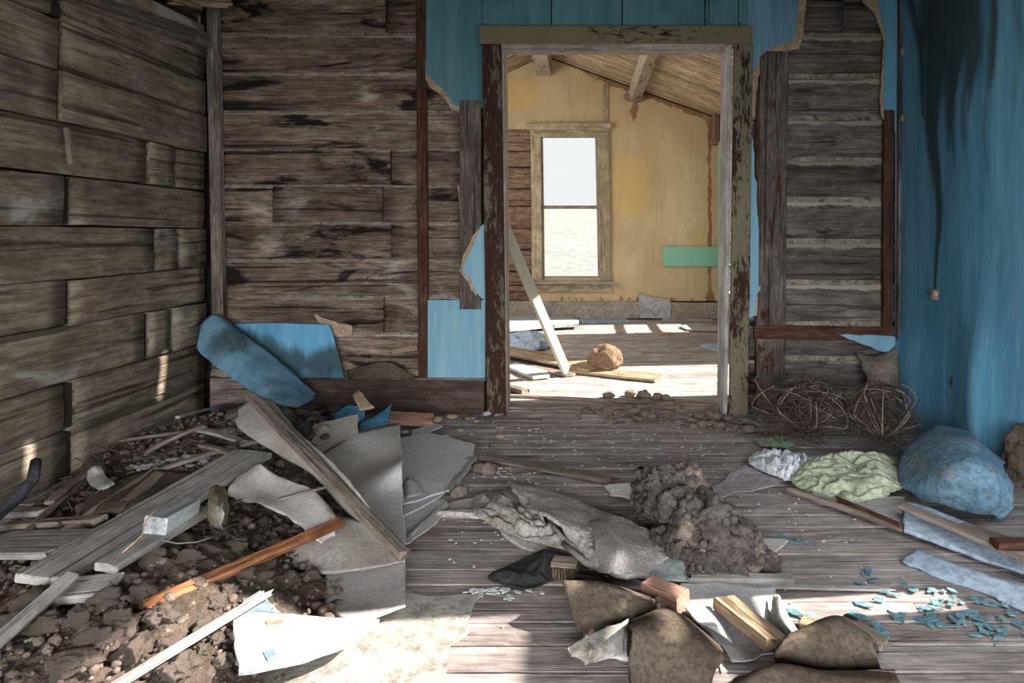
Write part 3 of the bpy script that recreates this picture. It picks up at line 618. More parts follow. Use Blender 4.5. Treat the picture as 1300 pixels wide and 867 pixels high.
# ---------------------------------------------------------------- rubble heap along the left wall
def hp(x, y):
    x = np.asarray(x, float); y = np.asarray(y, float); e = lambda cx, cy, sx, sy: np.exp(-((x-cx)/sx)**2-((y-cy)/sy)**2)
    h = .15*e(-1.6, 3.15, .45, .45)+.10*e(-1.35, 2.25, .45, .5)+.11*e(-1.05, 1.72, .38, .35)+.05*e(-.95, 1.35, .4, .3)+.06*e(-1.2, 2.9, .4, .5)
    return h*sst(-.30, -.75, x)*sst(-.1, -.6, x+(y-2)*.2)-.012
def G(px, py, dz=0.0):
    z = 0.0
    for _ in range(8): p = F(px, py, z); z = max(0., float(hp(p.x, p.y)))+dz
    return F(px, py, z)
def tg(o, label, cat, group=None): return tag(o, label, cat, group)
nx, ny = 170, 240
X, Y = np.meshgrid(np.linspace(XL+.0, -.28, nx), np.linspace(1.15, 3.80, ny))
Z = hp(X, Y); q = np.stack((X, Y, X*0), -1)
mask = sst(-.008, .04, Z)
Z = Z+mask*(.022*fbm(q*9, 4, 3)+.020*np.abs(fbm(q*26, 3, 5))+.008*fbm(q*70, 2, 6))-(1-mask)*.03
V = np.stack((X, Y, Z), -1).reshape(-1, 3); Fc = [(i*nx+j, i*nx+j+1, (i+1)*nx+j+1, (i+1)*nx+j) for i in range(ny-1) for j in range(nx-1) if Z[i:i+2, j:j+2].max() > -.012]
tag(mk('dirt_heap', V, Fc, m_dirt), 'brown dirt and crumbled plaster heaped along the log wall', 'dirt', None, 'stuff')
# fine rubble on the heap
rr = random.Random(11)
def inheap():
    while True:
        x, y = rr.uniform(-1.95, -.5), rr.uniform(1.3, 3.5)
        if hp(x, y) > .015: return x, y, float(hp(x, y))
parts = []
for k in range(2600):
    x, y, z = inheap()
    if y > 2.6 and rr.random() < .5: continue
    s = rr.uniform(.003, .008)+.012*rr.random()**4; parts.append(blob_v((x, y, z+.012), (s*rr.uniform(.8, 1.5), s, s*.8), k, 1, .5, 1.5))
tag(joined('rubble', parts, m_clod), 'crumbs of dry dirt strewn over the heap by the log wall', 'rubble', None, 'stuff')
protos = [blob('dirt_clod', (0, 0, 0), (1.15, 1, .75), m_clod, 31+k, 4, .75, 1.7) for k in range(4)]
spots = []
for px_, py_, s in [(205, 790, .05), (232, 690, .03), (265, 705, .035), (300, 700, .04), (325, 690, .03), (350, 700, .035), (280, 680, .03), (250, 745, .03), (150, 800, .05), (120, 825, .055), (170, 835, .045), (215, 830, .04),
                    (260, 800, .035), (285, 845, .03), (230, 855, .05), (90, 850, .05), (60, 800, .05), (130, 770, .045), (180, 760, .04), (340, 720, .03), (310, 735, .035), (370, 740, .03), (395, 735, .03), (275, 770, .03),
                    (100, 790, .04), (195, 715, .04), (160, 740, .03), (40, 770, .05), (20, 800, .05), (240, 715, .04), (255, 830, .025), (275, 815, .022), (190, 850, .035), (290, 790, .02), (360, 675, .025), (335, 665, .022), (300, 660, .022), (380, 700, .03)]:
    spots.append((G(px_, py_, .005), s*.66))
for k in range(90):
    x, y, z = inheap(); spots.append((Vector((x, y, z)), rr.uniform(.010, .022)))
for k, (p, s) in enumerate(spots):
    o = protos[k] if k < 4 else protos[k % 4].copy()
    if k >= 4: C.objects.link(o)
    o.matrix_basis = Matrix.Translation((p.x, p.y, p.z+s*.45)) @ Matrix.Rotation(rr.uniform(0, 6.28), 4, 'Z') @ Matrix.Rotation(rr.uniform(-.4, .4), 4, 'X') @ Matrix.Diagonal((s*rr.uniform(.9, 1.3), s, s*rr.uniform(.8, 1.1), 1))
    reg = 'at the front of the heap beside the sunlit lath' if p.y < 1.75 and p.x > -1.0 else 'at the front left beyond the leaning lath' if p.y < 1.85 and p.x <= -1.0 else 'between the orange batten and the wide plank' if p.y < 2.3 and p.x > -1.15 else 'on the heap along the foot of the log wall'
    sz = 'large' if s > .026 else 'mid sized' if s > .017 else 'small'
    tg(o, sz+' dry brown dirt clod '+reg, 'clod', sz+' clods '+reg)
    if k == 0: o['label'] = 'large pale clod in the sunlight beside the long sunlit lath'; del o['group']

# long boards, sticks and laths on the heap
def PL(name, a, b, wd, th, mat, label, cat='board', up=(0, 0, 1), **k):
    return plank(name, a, b, wd, th, mat, None, up, label=label, cat=cat, **k)
PL('wide_plank', G(52, 738, .035), G(322, 575, .06), .145, .022, m_plankg, 'long wide grey plank slanting across the dirt heap', up=(.05, -.12, 1), jag=.012, nx=20)
PL('narrow_plank', G(132, 722, .06), G(262, 646, .075), .055, .020, m_plankg, 'narrow grey plank carrying the short whitewashed block', up=(.12, -.15, 1), jag=.01)
PL('narrow_plank', G(60, 752, .03), G(146, 744, .03), .075, .022, m_plankg, 'short grey offcut under the lower end of the wide plank', jag=.01, up=(.1, -.3, 1))
PL('whitewashed_block', G(196, 668, .085), G(240, 643, .095), .062, .045, m_plankw, 'short whitewashed block lying on the narrow grey plank', 'block', up=(.12, -.2, 1), jag=.003)
PL('weathered_lath', G(-12, 822, .06), G(93, 729, .075), .032, .014, m_plankg, 'grey lath leaning over the end of the wide plank', 'lath', up=(.2, -.4, 1), jag=.008)
PL('weathered_lath', G(-20, 830, .03), G(60, 765, .03), .03, .012, m_plankb, 'brown lath lying beneath the grey leaning lath', 'lath', jag=.02)
PL('orange_batten', G(180, 772, .012), G(432, 663, .095), .030, .022, m_orange, 'orange stained batten slanting up over the dirt heap', 'batten', up=(.3, -.5, 1), jag=.012, nx=20)
PL('sunlit_lath', F(132, 880, .125), G(345, 750, .06), .022, .012, m_plankg, 'long thin pale lath in the sunlight at the heap front', 'lath', jag=.03, nx=16)
PL('weathered_lath', F(195, 880, .03), F(286, 800, .03), .014, .008, m_plankg, 'short thin lath beside the torn white board', 'lath', jag=.02)
PL('dark_plank', G(55, 700, .02), G(205, 597, .035), .06, .02, m_plankb, 'dark brown plank along the upper edge of the wide plank', jag=.02, up=(.1, -.2, 1), nx=12)
PL('dark_plank', G(160, 640, .03), G(205, 600, .04), .045, .02, m_plankb, 'short brown plank end lying on the dark plank', jag=.03)
PL('broken_board', G(8, 668, .03), G(128, 660, .03), .05, .02, m_plankb, 'brown board lying crosswise at the left edge of the heap', jag=.02)
PL('broken_board', G(14, 652, .04), G(58, 650, .04), .045, .02, m_plankg, 'small grey board offcut lying on the crosswise brown board', jag=.004)
PL('broken_board', G(-30, 692, .035), G(102, 690, .035), .17, .02, m_plankg, 'broad grey board lying flat at the left edge', jag=.02)
for k, (a, b, c, d, w_, lab) in enumerate([(150, 560, 300, 545, .03, 'dark lath lying below the sun spot on the log wall'), (180, 578, 262, 540, .025, 'brown lath lying below the log wall corner'), (225, 530, 300, 515, .02, 'pale thin lath lying on the pile in the corner'),
                                    (240, 545, 305, 560, .035, 'grey board scrap lying in the corner pile'), (190, 602, 330, 560, .03, 'dark batten lying behind the wide plank'), (60, 640, 130, 588, .03, 'brown stick leaning along the log wall'),
                                    (20, 690, 115, 602, .022, 'thin stick lying along the foot of the log wall'), (255, 565, 320, 590, .03, 'broken brown lath under the slanting trim')]):
    PL('lath', G(a, b, .03+.012*(k % 3)), G(c, d, .04+.01*(k % 2)), w_, .012, [m_plankb, m_plankg][k in (2, 3)], lab, 'lath', jag=.02, bow=.01)
# black strap at the left edge, curled scrap, ash
V, Fc = tube([F(-40, 690, .10), F(-5, 655, .12), F(25, 630, .15), F(42, 608, .2), F(46, 585, .24)], .022, .016, 6); tg(mk('black_strap', V, Fc, m_strap), 'dark curved strap leaning against the log wall at the left', 'strap')
patch('curled_scrap', [[G(108, 600, .07), G(118, 592, .09), G(128, 590, .08)], [G(112, 612, .05), G(124, 605, .06), G(133, 602, .06)], [G(125, 622, .05), G(136, 617, .06), G(146, 612, .06)]], m_white, 14, 14, .006, .004, 9, .006, 3)['label'] = 'small white curled scrap beside the log wall'
bpy.data.objects['curled_scrap']['category'] = 'scrap'
pp = []
for k in range(120):
    a = rr.random(); p = G(168+95*a+rr.uniform(-8, 8), 603-20*a+rr.uniform(-10, 8), .012); s = rr.uniform(.006, .016); pp.append(blob_v(p, (s*1.4, s, s*.6), k, 1, .5))
tag(joined('plaster_crumbs', pp, m_ash), 'patch of pale plaster crumbs on the pile behind the wide plank', 'rubble', None, 'stuff')
patch('rotten_board', [[G(98, 640, .05), G(170, 600, .05), G(250, 600, .05)], [G(100, 655, .03), G(180, 640, .04), G(230, 630, .04)]], m_brown, 20, 12, .012, .014, 9, .02, 5)
tg(bpy.data.objects['rotten_board'], 'rotten brown board half buried in the heap by the log wall', 'board')
# hanging frayed tuft at the plank end
e = empty('wood_chunk', G(276, 655, .07)); tg(e, 'splintered wood chunk with frayed bark standing at the narrow plank end', 'chunk')
patch('bark', [[G(266, 622, .12), G(275, 616, .13), G(286, 620, .12)], [G(262, 645, .1), G(278, 640, .13), G(290, 642, .10)], [G(265, 668, .03), G(278, 668, .05), G(288, 668, .03)]], mott('bark_olive', (.20, .17, .11), (.32, .28, .19), (.1, .08, .05), 12, 70), 14, 18, .012, .014, 16, .012, 4, e)
patch('torn_paper', [[G(276, 630, .12), G(284, 628, .13)], [G(272, 650, .1), G(283, 652, .12)], [G(268, 668, .04), G(282, 672, .05)]], m_rag, 8, 12, .003, .01, 18, .012, 6, e)
# wire over the block
V, Fc = tube([G(155, 702, .08), G(180, 680, .10), G(186, 660, .13), G(200, 645, .14), G(222, 632, .12)], .0022, .0022, 4); tg(mk('bent_wire', V, Fc, m_tan), 'bent pale wire curving over the narrow plank', 'wire')
V, Fc = tube([G(192, 683, .06), G(225, 690, .05), G(250, 688, .06), G(276, 680, .05)], .0016, .0016, 4); tg(mk('bent_wire', V, Fc, m_plankg), 'thin grey wire lying on the dirt below the narrow plank', 'wire')

# ---------------------------------------------------------------- torn hardboard sheets
def sheet(name, rows, mat, label, cat='sheet', **k):
    return tg(patch(name, rows, mat, **k), label, cat)
sheet('blue_wallboard', [[P(252, 425, 3.62), P(258, 408, 3.66), P(272, 399, 3.70), P(284, 404, 3.74)], [P(252, 446, 3.56), P(275, 432, 3.58), P(296, 426, 3.64), P(312, 426, 3.71)],
                         [P(285, 474, 3.50), P(308, 464, 3.52), P(330, 458, 3.60), P(348, 452, 3.70)], [P(330, 502, 3.44), P(348, 499, 3.46), P(366, 492, 3.55), P(382, 482, 3.70)], [P(362, 516, 3.42), P(378, 515, 3.43), P(392, 509, 3.5), P(402, 500, 3.68)]],
      m_blue2, 'curled blue wallboard strip leaning in the log wall corner', nu=24, nv=40, th=.010, amp=.010, fr=5, edge=.012, seed=4,
      attr={'mould': lambda A: .9*np.exp(-((A[:, 0]+1.80)/.13)**2-((A[:, 2]-.42)/.09)**2)+.35*np.exp(-((A[:, 2]-.2)/.12)**2)})
def bl_attr(A):
    px_ = VX+FP*A[:, 0]/A[:, 1]; py_ = VY+(H-A[:, 2])*FP/A[:, 1]
    return 1.1*sst(418, 452, py_-.0+18*np.sin(px_*.045)*.6+(px_-380)*-.10)-.35*sst(462, 474, py_)
sheet('blue_wallboard', [[P(296, 411, 3.80), P(345, 410, 3.82), P(418, 412, 3.80)], [P(325, 445, 3.78), P(365, 442, 3.81), P(428, 444, 3.80)], [P(362, 480, 3.79), P(395, 480, 3.81), P(437, 480, 3.80)]],
      m_blue, 'mouldy blue wallboard remnant standing behind the grey baseboard', nu=40, nv=30, th=.008, amp=.006, fr=4, edge=.004, seed=8, attr={'mould': bl_attr})
sheet('torn_fibreboard', [[P(440, 470, 3.79), P(480, 460, 3.76), P(500, 462, 3.78), P(528, 478, 3.80)], [P(445, 482, 3.80), P(478, 480, 3.79), P(500, 480, 3.79), P(526, 482, 3.81)]], m_brown, 'torn brown fibreboard edge curling behind the baseboard', nu=24, nv=8, th=.008, amp=.008, fr=9, edge=.012, seed=3)
sheet('hardboard_strip', [[F(303, 520, .26), F(322, 505, .29), F(345, 507, .30)], [F(302, 542, .22), F(340, 545, .24), F(378, 548, .25)], [F(350, 575, .18), F(385, 580, .20), F(420, 585, .21)], [F(393, 600, .15), F(425, 612, .16), F(455, 625, .17)],
                          [F(430, 640, .10), F(455, 655, .11), F(482, 665, .12)], [F(490, 700, .04), F(500, 704, .05), F(512, 706, .06)]], m_card, 'long grey hardboard strip curling beneath the slanting trim', nu=20, nv=48, th=.005, amp=.006, fr=6, edge=.012, seed=7)
t_ = PL('slanting_trim', F(318, 503, .33), F(514, 706, .085), .040, .022, m_plankb, 'long slanting trim board resting on the torn hardboard sheets', 'trim', up=(.4, -.5, 1), jag=.012, nx=24)
PL('splinter', F(428, 621, .15), F(466, 628, .14), .012, .006, m_plankg, 'pale splinter lying across the slanting trim', 'splinter', jag=.02)
sheet('hardboard_sheet', [[F(404, 578, .10), F(440, 556, .13), F(455, 548, .14), F(508, 536, .13)], [F(420, 605, .10), F(450, 590, .10), F(480, 582, .10), F(510, 575, .13)], [F(435, 625, .09), F(460, 612, .10), F(485, 603, .12), F(511, 588, .15)], [F(450, 650, .07), F(470, 640, .07), F(490, 632, .075), F(512, 622, .08)],
                          [F(475, 685, .05), F(488, 680, .05), F(500, 676, .05), F(513, 672, .05)], [F(500, 715, .03), F(504, 715, .03), F(508, 715, .03), F(514, 715, .03)]], m_card2, 'broad lilac grey hardboard sheet right of the slanting trim', nu=28, nv=40, th=.005, amp=.006, fr=5, edge=.010, seed=12)
sheet('hardboard_sheet', [[F(395, 660, .10), F(430, 655, .10), F(470, 668, .09), F(495, 690, .07)], [F(375, 690, .08), F(420, 690, .08), F(465, 695, .07), F(505, 702, .05)], [F(357, 712, .045), F(400, 726, .05), F(450, 724, .05), F(514, 712, .045)]], m_card, 'brownish hardboard sheet with a rounded lower edge under the slanting trim', nu=30, nv=24, th=.005, amp=.004, fr=6, edge=.006, seed=15)
sheet('hardboard_sheet', [[F(414, 718, .035), F(465, 716, .035), F(514, 712, .03)], [F(412, 745, .035), F(463, 745, .03), F(514, 738, .03)], [F(412, 768, .03), F(450, 788, .035), F(514, 768, .04)]], m_card2, 'smaller grey hardboard sheet lying below the slanting trim end', nu=24, nv=24, th=.005, amp=.003, fr=6, edge=.006, seed=17)
sheet('torn_hardboard', [[F(318, 592, .17), F(332, 590, .20), F(352, 604, .17), F(395, 620, .16), F(418, 645, .12)], [F(288, 618, .15), F(325, 618, .15), F(355, 628, .14), F(400, 648, .13), F(430, 668, .10)], [F(290, 632, .11), F(330, 640, .13), F(362, 655, .12), F(395, 680, .10), F(415, 700, .06)]],
      m_card2, 'torn pale hardboard with a ragged peak left of the slanting trim', nu=36, nv=24, th=.005, amp=.012, fr=7, edge=.02, seed=21)
PL('splinter', F(352, 634, .165), F(415, 618, .165), .014, .006, m_plankb, 'reddish splinter lying on the torn pale hardboard', 'splinter', jag=.02)
def FS(name, pts, z, th, mat, label, cat='sheet', **k): return tg(fsheet(name, pts, z, th, mat, None, **k), label, cat)
FS('linoleum_sheet', [(505, 560), (545, 550), (603, 562), (600, 580), (585, 605), (565, 622), (512, 640)], .030, .006, m_lino, 'pale linoleum piece touching the lilac grey hardboard', seed=5, amp=.008, tilt=(-.05, 0))
FS('linoleum_sheet', [(508, 600), (548, 590), (598, 592), (585, 612), (560, 630), (512, 655)], .014, .005, m_lino, 'bluish pale linoleum piece bordered by the thin pale lath', seed=6, amp=.008)
FS('linoleum_sheet', [(508, 640), (560, 634), (590, 650), (560, 655), (520, 688), (508, 692)], .006, .004, m_lino, 'small pale linoleum corner beside the thin pale lath end', seed=7, amp=.008)
sheet('linoleum_curl', [[F(505, 620, .03), F(518, 607, .06), F(535, 616, .03)], [F(508, 632, .03), F(522, 630, .05), F(538, 626, .03)]], m_card2, 'small raised linoleum curl beside the lilac grey hardboard', nu=12, nv=8, th=.004, amp=.004, edge=.008, seed=9)
PL('pale_lath', F(568, 624, .03), F(604, 580, .03), .014, .010, m_plankg, 'thin pale lath at the right edge of the linoleum', 'lath', jag=.01)
PL('pale_lath', F(520, 680, .012), F(568, 636, .012), .012, .009, m_plankg, 'thin pale lath lying below the linoleum pieces', 'lath', jag=.02)
FS('linoleum_sheet', [(470, 745), (515, 748), (540, 757), (612, 752), (604, 768), (592, 785), (598, 800), (574, 822), (566, 845), (568, 900), (330, 900), (360, 800)], .006, .004, m_lino2, 'large bone coloured linoleum with a torn edge in the sunlight', seed=14, amp=.012)
wbo = FS('white_board', [(296, 780), (310, 762), (328, 750), (357, 779), (430, 783), (482, 786), (440, 818), (385, 838), (340, 846), (302, 853)], .10, .008, m_white, 'torn white painted board lying in the sunlight on the heap edge', 'board', seed=4, amp=.006)
fsheet('shaded_blue_corner', [(297, 781), (310, 763), (328, 751), (356, 778), (330, 776)], .1015, .001, mott('shaded_slate', (.19, .25, .31), (.25, .32, .38), None, 8, 50), wbo, .004, .02, 2)  # bluish corner, darkened in its colour for the shade it lies in
fsheet('red_mark', [(337, 788), (358, 786), (359, 790), (338, 792)], .1015, .001, mott('print_red', (.62, .20, .12), (.7, .3, .2)), wbo, .003, .02, 2)
fsheet('blue_mark', [(334, 827), (347, 823), (352, 834), (339, 839)], .1015, .001, mott('print_blue', (.20, .28, .36), (.26, .35, .42)), wbo, .002, .02, 2)
sheet('stained_hardboard', [[F(335, 850, .03), F(382, 826, .04), F(422, 808, .05), F(440, 812, .05)], [F(312, 866, .03), F(380, 858, .05), F(440, 850, .06), F(468, 838, .05)], [F(290, 890, .03), F(370, 890, .06), F(450, 885, .06), F(505, 880, .05)]], m_lino2, 'stained tan hardboard curling at the front edge of the linoleum', nu=24, nv=20, th=.005, amp=.006, fr=5, edge=.008, seed=19)
FS('lino_flake', [(298, 806), (322, 800), (322, 816), (300, 832), (296, 828)], .03, .004, m_lino2, 'small bone linoleum flake left of the torn white board', seed=3)
FS('grey_board', [(370, 750), (415, 742), (418, 772), (360, 778), (340, 768)], .02, .006, m_strap, 'dark stained board scrap above the torn white board', 'board', seed=6)
# scraps below the baseboard
V, Fc = tube([F(358, 548, .20), F(372, 545, .2), F(392, 545, .2)], .032, .030, 14); tg(mk('felt_roll', V, Fc, m_felt), 'dark felt roll lying below the grey baseboard', 'roll')
blob('grey_rag', F(408, 552, .12), (.055, .04, .05), m_rag, 4, 4, .5, 2.2); tg(bpy.data.objects['grey_rag'], 'crumpled pale rag beside the dark felt roll', 'rag')
FS('fibreboard_scrap', [(380, 575), (408, 550), (452, 545), (455, 565), (405, 585)], .12, .010, m_card, 'grey board scrap behind the lilac hardboard', 'scrap', seed=4, amp=.01, tilt=(.0, .3))
tg(patch('blue_fragment', [[F(424, 526, .12), F(440, 514, .15), F(462, 516, .15)], [F(424, 540, .09), F(442, 537, .10), F(462, 532, .11)]], m_bluef, 14, 10, .008, .006, 9, .012, 3), 'dull blue wallboard fragment left of the cream chip', 'fragment')
tg(patch('blue_fragment', [[F(458, 535, .12), F(478, 527, .14), F(497, 512, .16)], [F(453, 552, .11), F(478, 548, .12), F(490, 540, .13)]], m_bluef, 14, 10, .008, .006, 9, .012, 5), 'bright blue wallboard fragment right of the cream chip', 'fragment')
tg(patch('cream_chip', [[F(448, 500, .21), F(456, 494, .22)], [F(456, 520, .16), F(474, 516, .17)]], m_tan, 10, 10, .010, .004, 9, .008, 3), 'cream fibreboard chip standing between the blue fragments', 'chip')
PL('pinkish_board', F(490, 530, .05), F(552, 533, .035), .085, .03, m_redwood, 'splintered pinkish board lying in front of the baseboard', jag=.03, up=(.0, -.3, 1), amp=.008)
FS('cream_scrap', [(522, 546), (550, 536), (562, 540), (545, 548), (522, 556)], .02, .006, m_lino, 'small pale linoleum scrap in front of the pinkish board', 'scrap', seed=2)
for k in range(46):
    p = G(rr.uniform(330, 500), rr.uniform(530, 570), .01); p.z += .05 if p.x > -1.4 else 0
for k in range(40):
    p = F(rr.uniform(420, 640), rr.uniform(522, 556), .012); s = rr.uniform(.01, .03)
    o = blob('plaster_bit', (p.x, p.y, s*.3), (s*1.3, s, s*.5), [m_clodg, m_plankb, m_tan, m_lino][k % 4], k, 2, .5); tg(o, 'small crumb of debris below the brown baseboard', 'crumb', 'crumbs below the brown baseboard')
parts = []
for k in range(260):
    p = G(rr.uniform(280, 470), rr.uniform(520, 585), 0); s = rr.uniform(.008, .03); p.y = min(p.y, 3.76); parts.append(blob_v((p.x, p.y, max(.0, float(hp(p.x, p.y)))+rr.uniform(0, .05)), (s*1.5, s, s*.6), k, 2, .5, 1.5))
tag(joined('corner_rubble', parts, m_clodg), 'dark crumbled rubble piled in the log wall corner', 'rubble', None, 'stuff')
parts = []
for k in range(240):
    p = G(rr.uniform(60, 330), rr.uniform(520, 680), .02); a = rr.uniform(0, 6.28); l = rr.uniform(.02, .12); p.x = max(p.x, XL+.13); p.y = min(p.y, 3.64); d = Vector((math.cos(a)*l, math.sin(a)*l, rr.uniform(-.01, .03)))
    parts.append(tube([p, p+d*.5+Vector((0, 0, rr.uniform(0, .015))), p+d], .0025, .0015, 3))
tag(joined('straw', parts, m_twigd), 'dry twigs and straw scattered over the heap by the log wall', 'straw', None, 'stuff')
# ---------------------------------------------------------------- middle of the floor
PL('thin_board', F(606, 578, .016), F(788, 612, .016), .055, .016, m_plankb, 'thin split board lying alone across the middle of the floor', jag=.05, nx=16, amp=.004)
tg(patch('carpet_pad', [[F(575, 635, .012), F(640, 625, .02), F(720, 640, .03), F(800, 680, .02)], [F(560, 650, .008), F(650, 660, .02), F(720, 690, .02), F(810, 720, .01)], [F(545, 653, .008), F(608, 652, .01), F(655, 690, .01), F(710, 705, .008)]], m_pad, 40, 24, .010, .004, 6, .014, 5), 'flat grey carpet underlay beneath the folded carpet', 'underlay')
def crumple(name, rows, mat, label, cat, fold=.03, fr=5, seed=1, nu=60, nv=44, edge=.02, ani=(1, 1), th=.003, parent=None):
    Gd = grid_patch(rows, nu, nv); u, v = np.meshgrid(np.linspace(0, 1, nu+1), np.linspace(0, 1, nv+1))
    L = np.linalg.norm(Gd[0, -1]-Gd[0, 0]); W = np.linalg.norm(Gd[-1, 0]-Gd[0, 0])
    q = np.stack((u*L*fr*ani[0], v*W*fr*ani[1], u*0+seed*2.3), -1); q2 = q+1.7*np.stack((fbm(q*.8+3, 3, seed), fbm(q*.8+7, 3, seed+1), u*0), -1)
    rdg = 1-np.abs(fbm(q2, 2, seed+2))*3.0; rdg2 = 1-np.abs(fbm(q2*1.9+5, 2, seed+4))*3.0
    fall = np.clip(np.minimum.reduce([u, 1-u, v, 1-v])*6, .12, 1)
    Gd[..., 2] += fold*fall*(rdg*.65+rdg2*.35)
    Gd[..., :2] += edge*np.stack((fbm(q*1.3+11, 3, seed+6), fbm(q*1.3+17, 3, seed+7)), -1)
    Gd[..., 2] = np.maximum(Gd[..., 2], .004)
    A = Gd.reshape(-1, 3); w_ = nu+1; n = len(A); Fc = []
    for i in range(nv):
        for j in range(nu):
            a = i*w_+j; f = (a, a+1, a+w_+1, a+w_); Fc += [f, tuple(n+k for k in f[::-1])]
    bd = [j for j in range(nu)]+[i*w_+nu for i in range(nv)]+[nv*w_+j for j in range(nu, 0, -1)]+[i*w_ for i in range(nv, 0, -1)]
    for k in range(len(bd)): a, b = bd[k], bd[(k+1) % len(bd)]; Fc.append((b, a, n+a, n+b))
    return tg(mk(name, np.vstack((A, A-np.array((0, 0, th)))), Fc, mat, parent, True), label, cat)
tg(patch('carpet', [[F(648, 613, .05), F(705, 624, .03), F(770, 650, .04), F(850, 690, .03)], [F(668, 640, .07), F(725, 650, .06), F(785, 675, .05), F(848, 705, .03)], [F(705, 660, .09), F(745, 680, .07), F(790, 700, .06), F(835, 718, .02)], [F(725, 690, .03), F(760, 722, .05), F(800, 728, .06), F(826, 726, .02)]], m_pile, 120, 100, .012, .018, 6, .012, 9, fine=(.007, 45)), 'folded grey carpet piece with coarse pile beside the clod heap', 'carpet')
patch('carpet_fold', [[F(748, 660, .06), F(765, 660, .06), F(785, 680, .04)], [F(755, 690, .08), F(785, 695, .12), F(805, 700, .07)], [F(745, 722, .02), F(780, 728, .08), F(808, 722, .04)]], m_pad, 24, 24, .010, .010, 8, .01, 11, bpy.data.objects['carpet'])
crumple('stained_rag', [[F(605, 628, .02), F(650, 622, .03), F(690, 640, .03)], [F(600, 650, .02), F(655, 655, .04), F(705, 672, .04)], [F(625, 665, .015), F(670, 685, .02), F(725, 702, .02)]], m_rag, 'crumpled stained rag lying on the carpet underlay', 'rag', .035, 9, 5)
for k, pts in enumerate([[(690, 650), (720, 690), (760, 715), (805, 722)], [(715, 690), (745, 715), (790, 730), (822, 728)]]):
    V, Fc = tube([F(a, b, .05-.006*i) for i, (a, b) in enumerate(pts)], .009, .012, 8); tag(mk('rolled_hem', V, Fc, m_pad, bpy.data.objects['carpet']), None)
crumple('black_felt', [[F(655, 712, .01), F(690, 698, .03), F(716, 702, .03)], [F(622, 728, .008), F(672, 722, .03), F(712, 722, .02)], [F(625, 736, .006), F(668, 747, .008), F(706, 734, .008)]], m_felt, 'crumpled black felt piece in front of the carpet', 'felt', .018, 7, 3, 30, 24, .012)
e = empty('tan_scrap', F(718, 717, .02)); tg(e, 'short tan scrap shaped like a brush beside the black felt', 'brush')  # tan scrap given the shape of a brush
plank('scrap_top', F(702, 712, .035), F(734, 715, .035), .05, .014, m_plankb, e); 
for k in range(40):
    p = F(703+31*(k % 10)/9, 716+6*(k//10)/3, .03); V, Fc = tube([p, p+Vector((rr.uniform(-.004, .004), -.012, -.026))], .0035, .003, 4); mk('scrap_tuft', V, Fc, m_nest, e)
PL('dark_stick', F(700, 724, .012), F(768, 738, .012), .012, .01, m_plankb, 'thin dark stick lying behind the folded brown hardboard', 'stick', jag=.02)
tg(patch('print_cloth', [[F(812, 708, .03), F(850, 706, .03), F(872, 716, .03)], [F(805, 720, .015), F(845, 722, .02), F(880, 730, .012)], [F(812, 732, .01), F(845, 735, .02), F(872, 738, .01)]], mott('cloth_aqua', (.42, .50, .50), (.55, .62, .61), (.45, .22, .2), 14, 60, .66, .06), 24, 18, .004, .006, 12, .012, 6), 'faded aqua printed cloth scrap under the clod heap', 'cloth')
# clod heap: crumbly dirt lumps thrown together
lumps = [(848, 625, .13, .085), (868, 618, .15, .07), (825, 632, .07, .065), (880, 640, .09, .07), (850, 650, .06, .07), (838, 612, .17, .05), (862, 645, .13, .06), (885, 672, .09, .075), (905, 668, .11, .07), (925, 690, .07, .07), (900, 700, .05, .07), (870, 690, .05, .06),
         (945, 700, .04, .055), (960, 710, .03, .045), (920, 712, .03, .06), (890, 715, .025, .055), (860, 668, .03, .06), (975, 716, .02, .03), (845, 690, .03, .045), (915, 655, .12, .05), (940, 680, .07, .045), (878, 655, .13, .05), (895, 645, .11, .045), (930, 668, .09, .04), (950, 690, .06, .035)]
for k, (a, b, z, s) in enumerate(lumps):
    o = blob('dirt_clod', F(a, b, z), (s*1.05, s, s*.9), [m_clodg, m_clod, m_clodg][k % 3], 60+k, 4, .85, 1.9)
    w_ = ('upper' if b < 662 else 'lower'); tg(o, 'grey brown crumbly clod in the %s lump of the heap beside the carpet' % w_, 'clod', 'crumbly clods in the %s lump beside the carpet' % w_)
parts = []
for k in range(900):
    a, b, z, s = lumps[rr.randrange(len(lumps))]; p = F(a, b, z); t = rr.uniform(0, 6.28); f = rr.uniform(-.3, 1.2); rr_ = s*.95
    c = (p.x+rr_*math.cos(t)*math.cos(f), p.y+rr_*math.sin(t)*math.cos(f), max(.006, p.z+rr_*math.sin(f)*.9)); q = rr.uniform(.005, .018); parts.append(blob_v(c, (q, q, q*.9), k, 1, .5))
tag(joined('clod_crumbs', parts, m_clodg), 'fine crumbs covering the clod heap beside the carpet', 'rubble', None, 'stuff')
sheet('torn_board', [[F(765, 614, .03), F(800, 612, .05), F(825, 618, .04)], [F(775, 628, .02), F(800, 632, .03), F(818, 640, .02)]], m_card2, 'grey torn board end sticking out behind the clod heap', nu=14, nv=10, th=.006, amp=.006, edge=.014, seed=8)
FS('grey_flake', [(958, 682), (1000, 685), (985, 700), (962, 697)], .01, .005, m_card2, 'grey board flake right of the clod heap', 'scrap', seed=8, amp=.008)
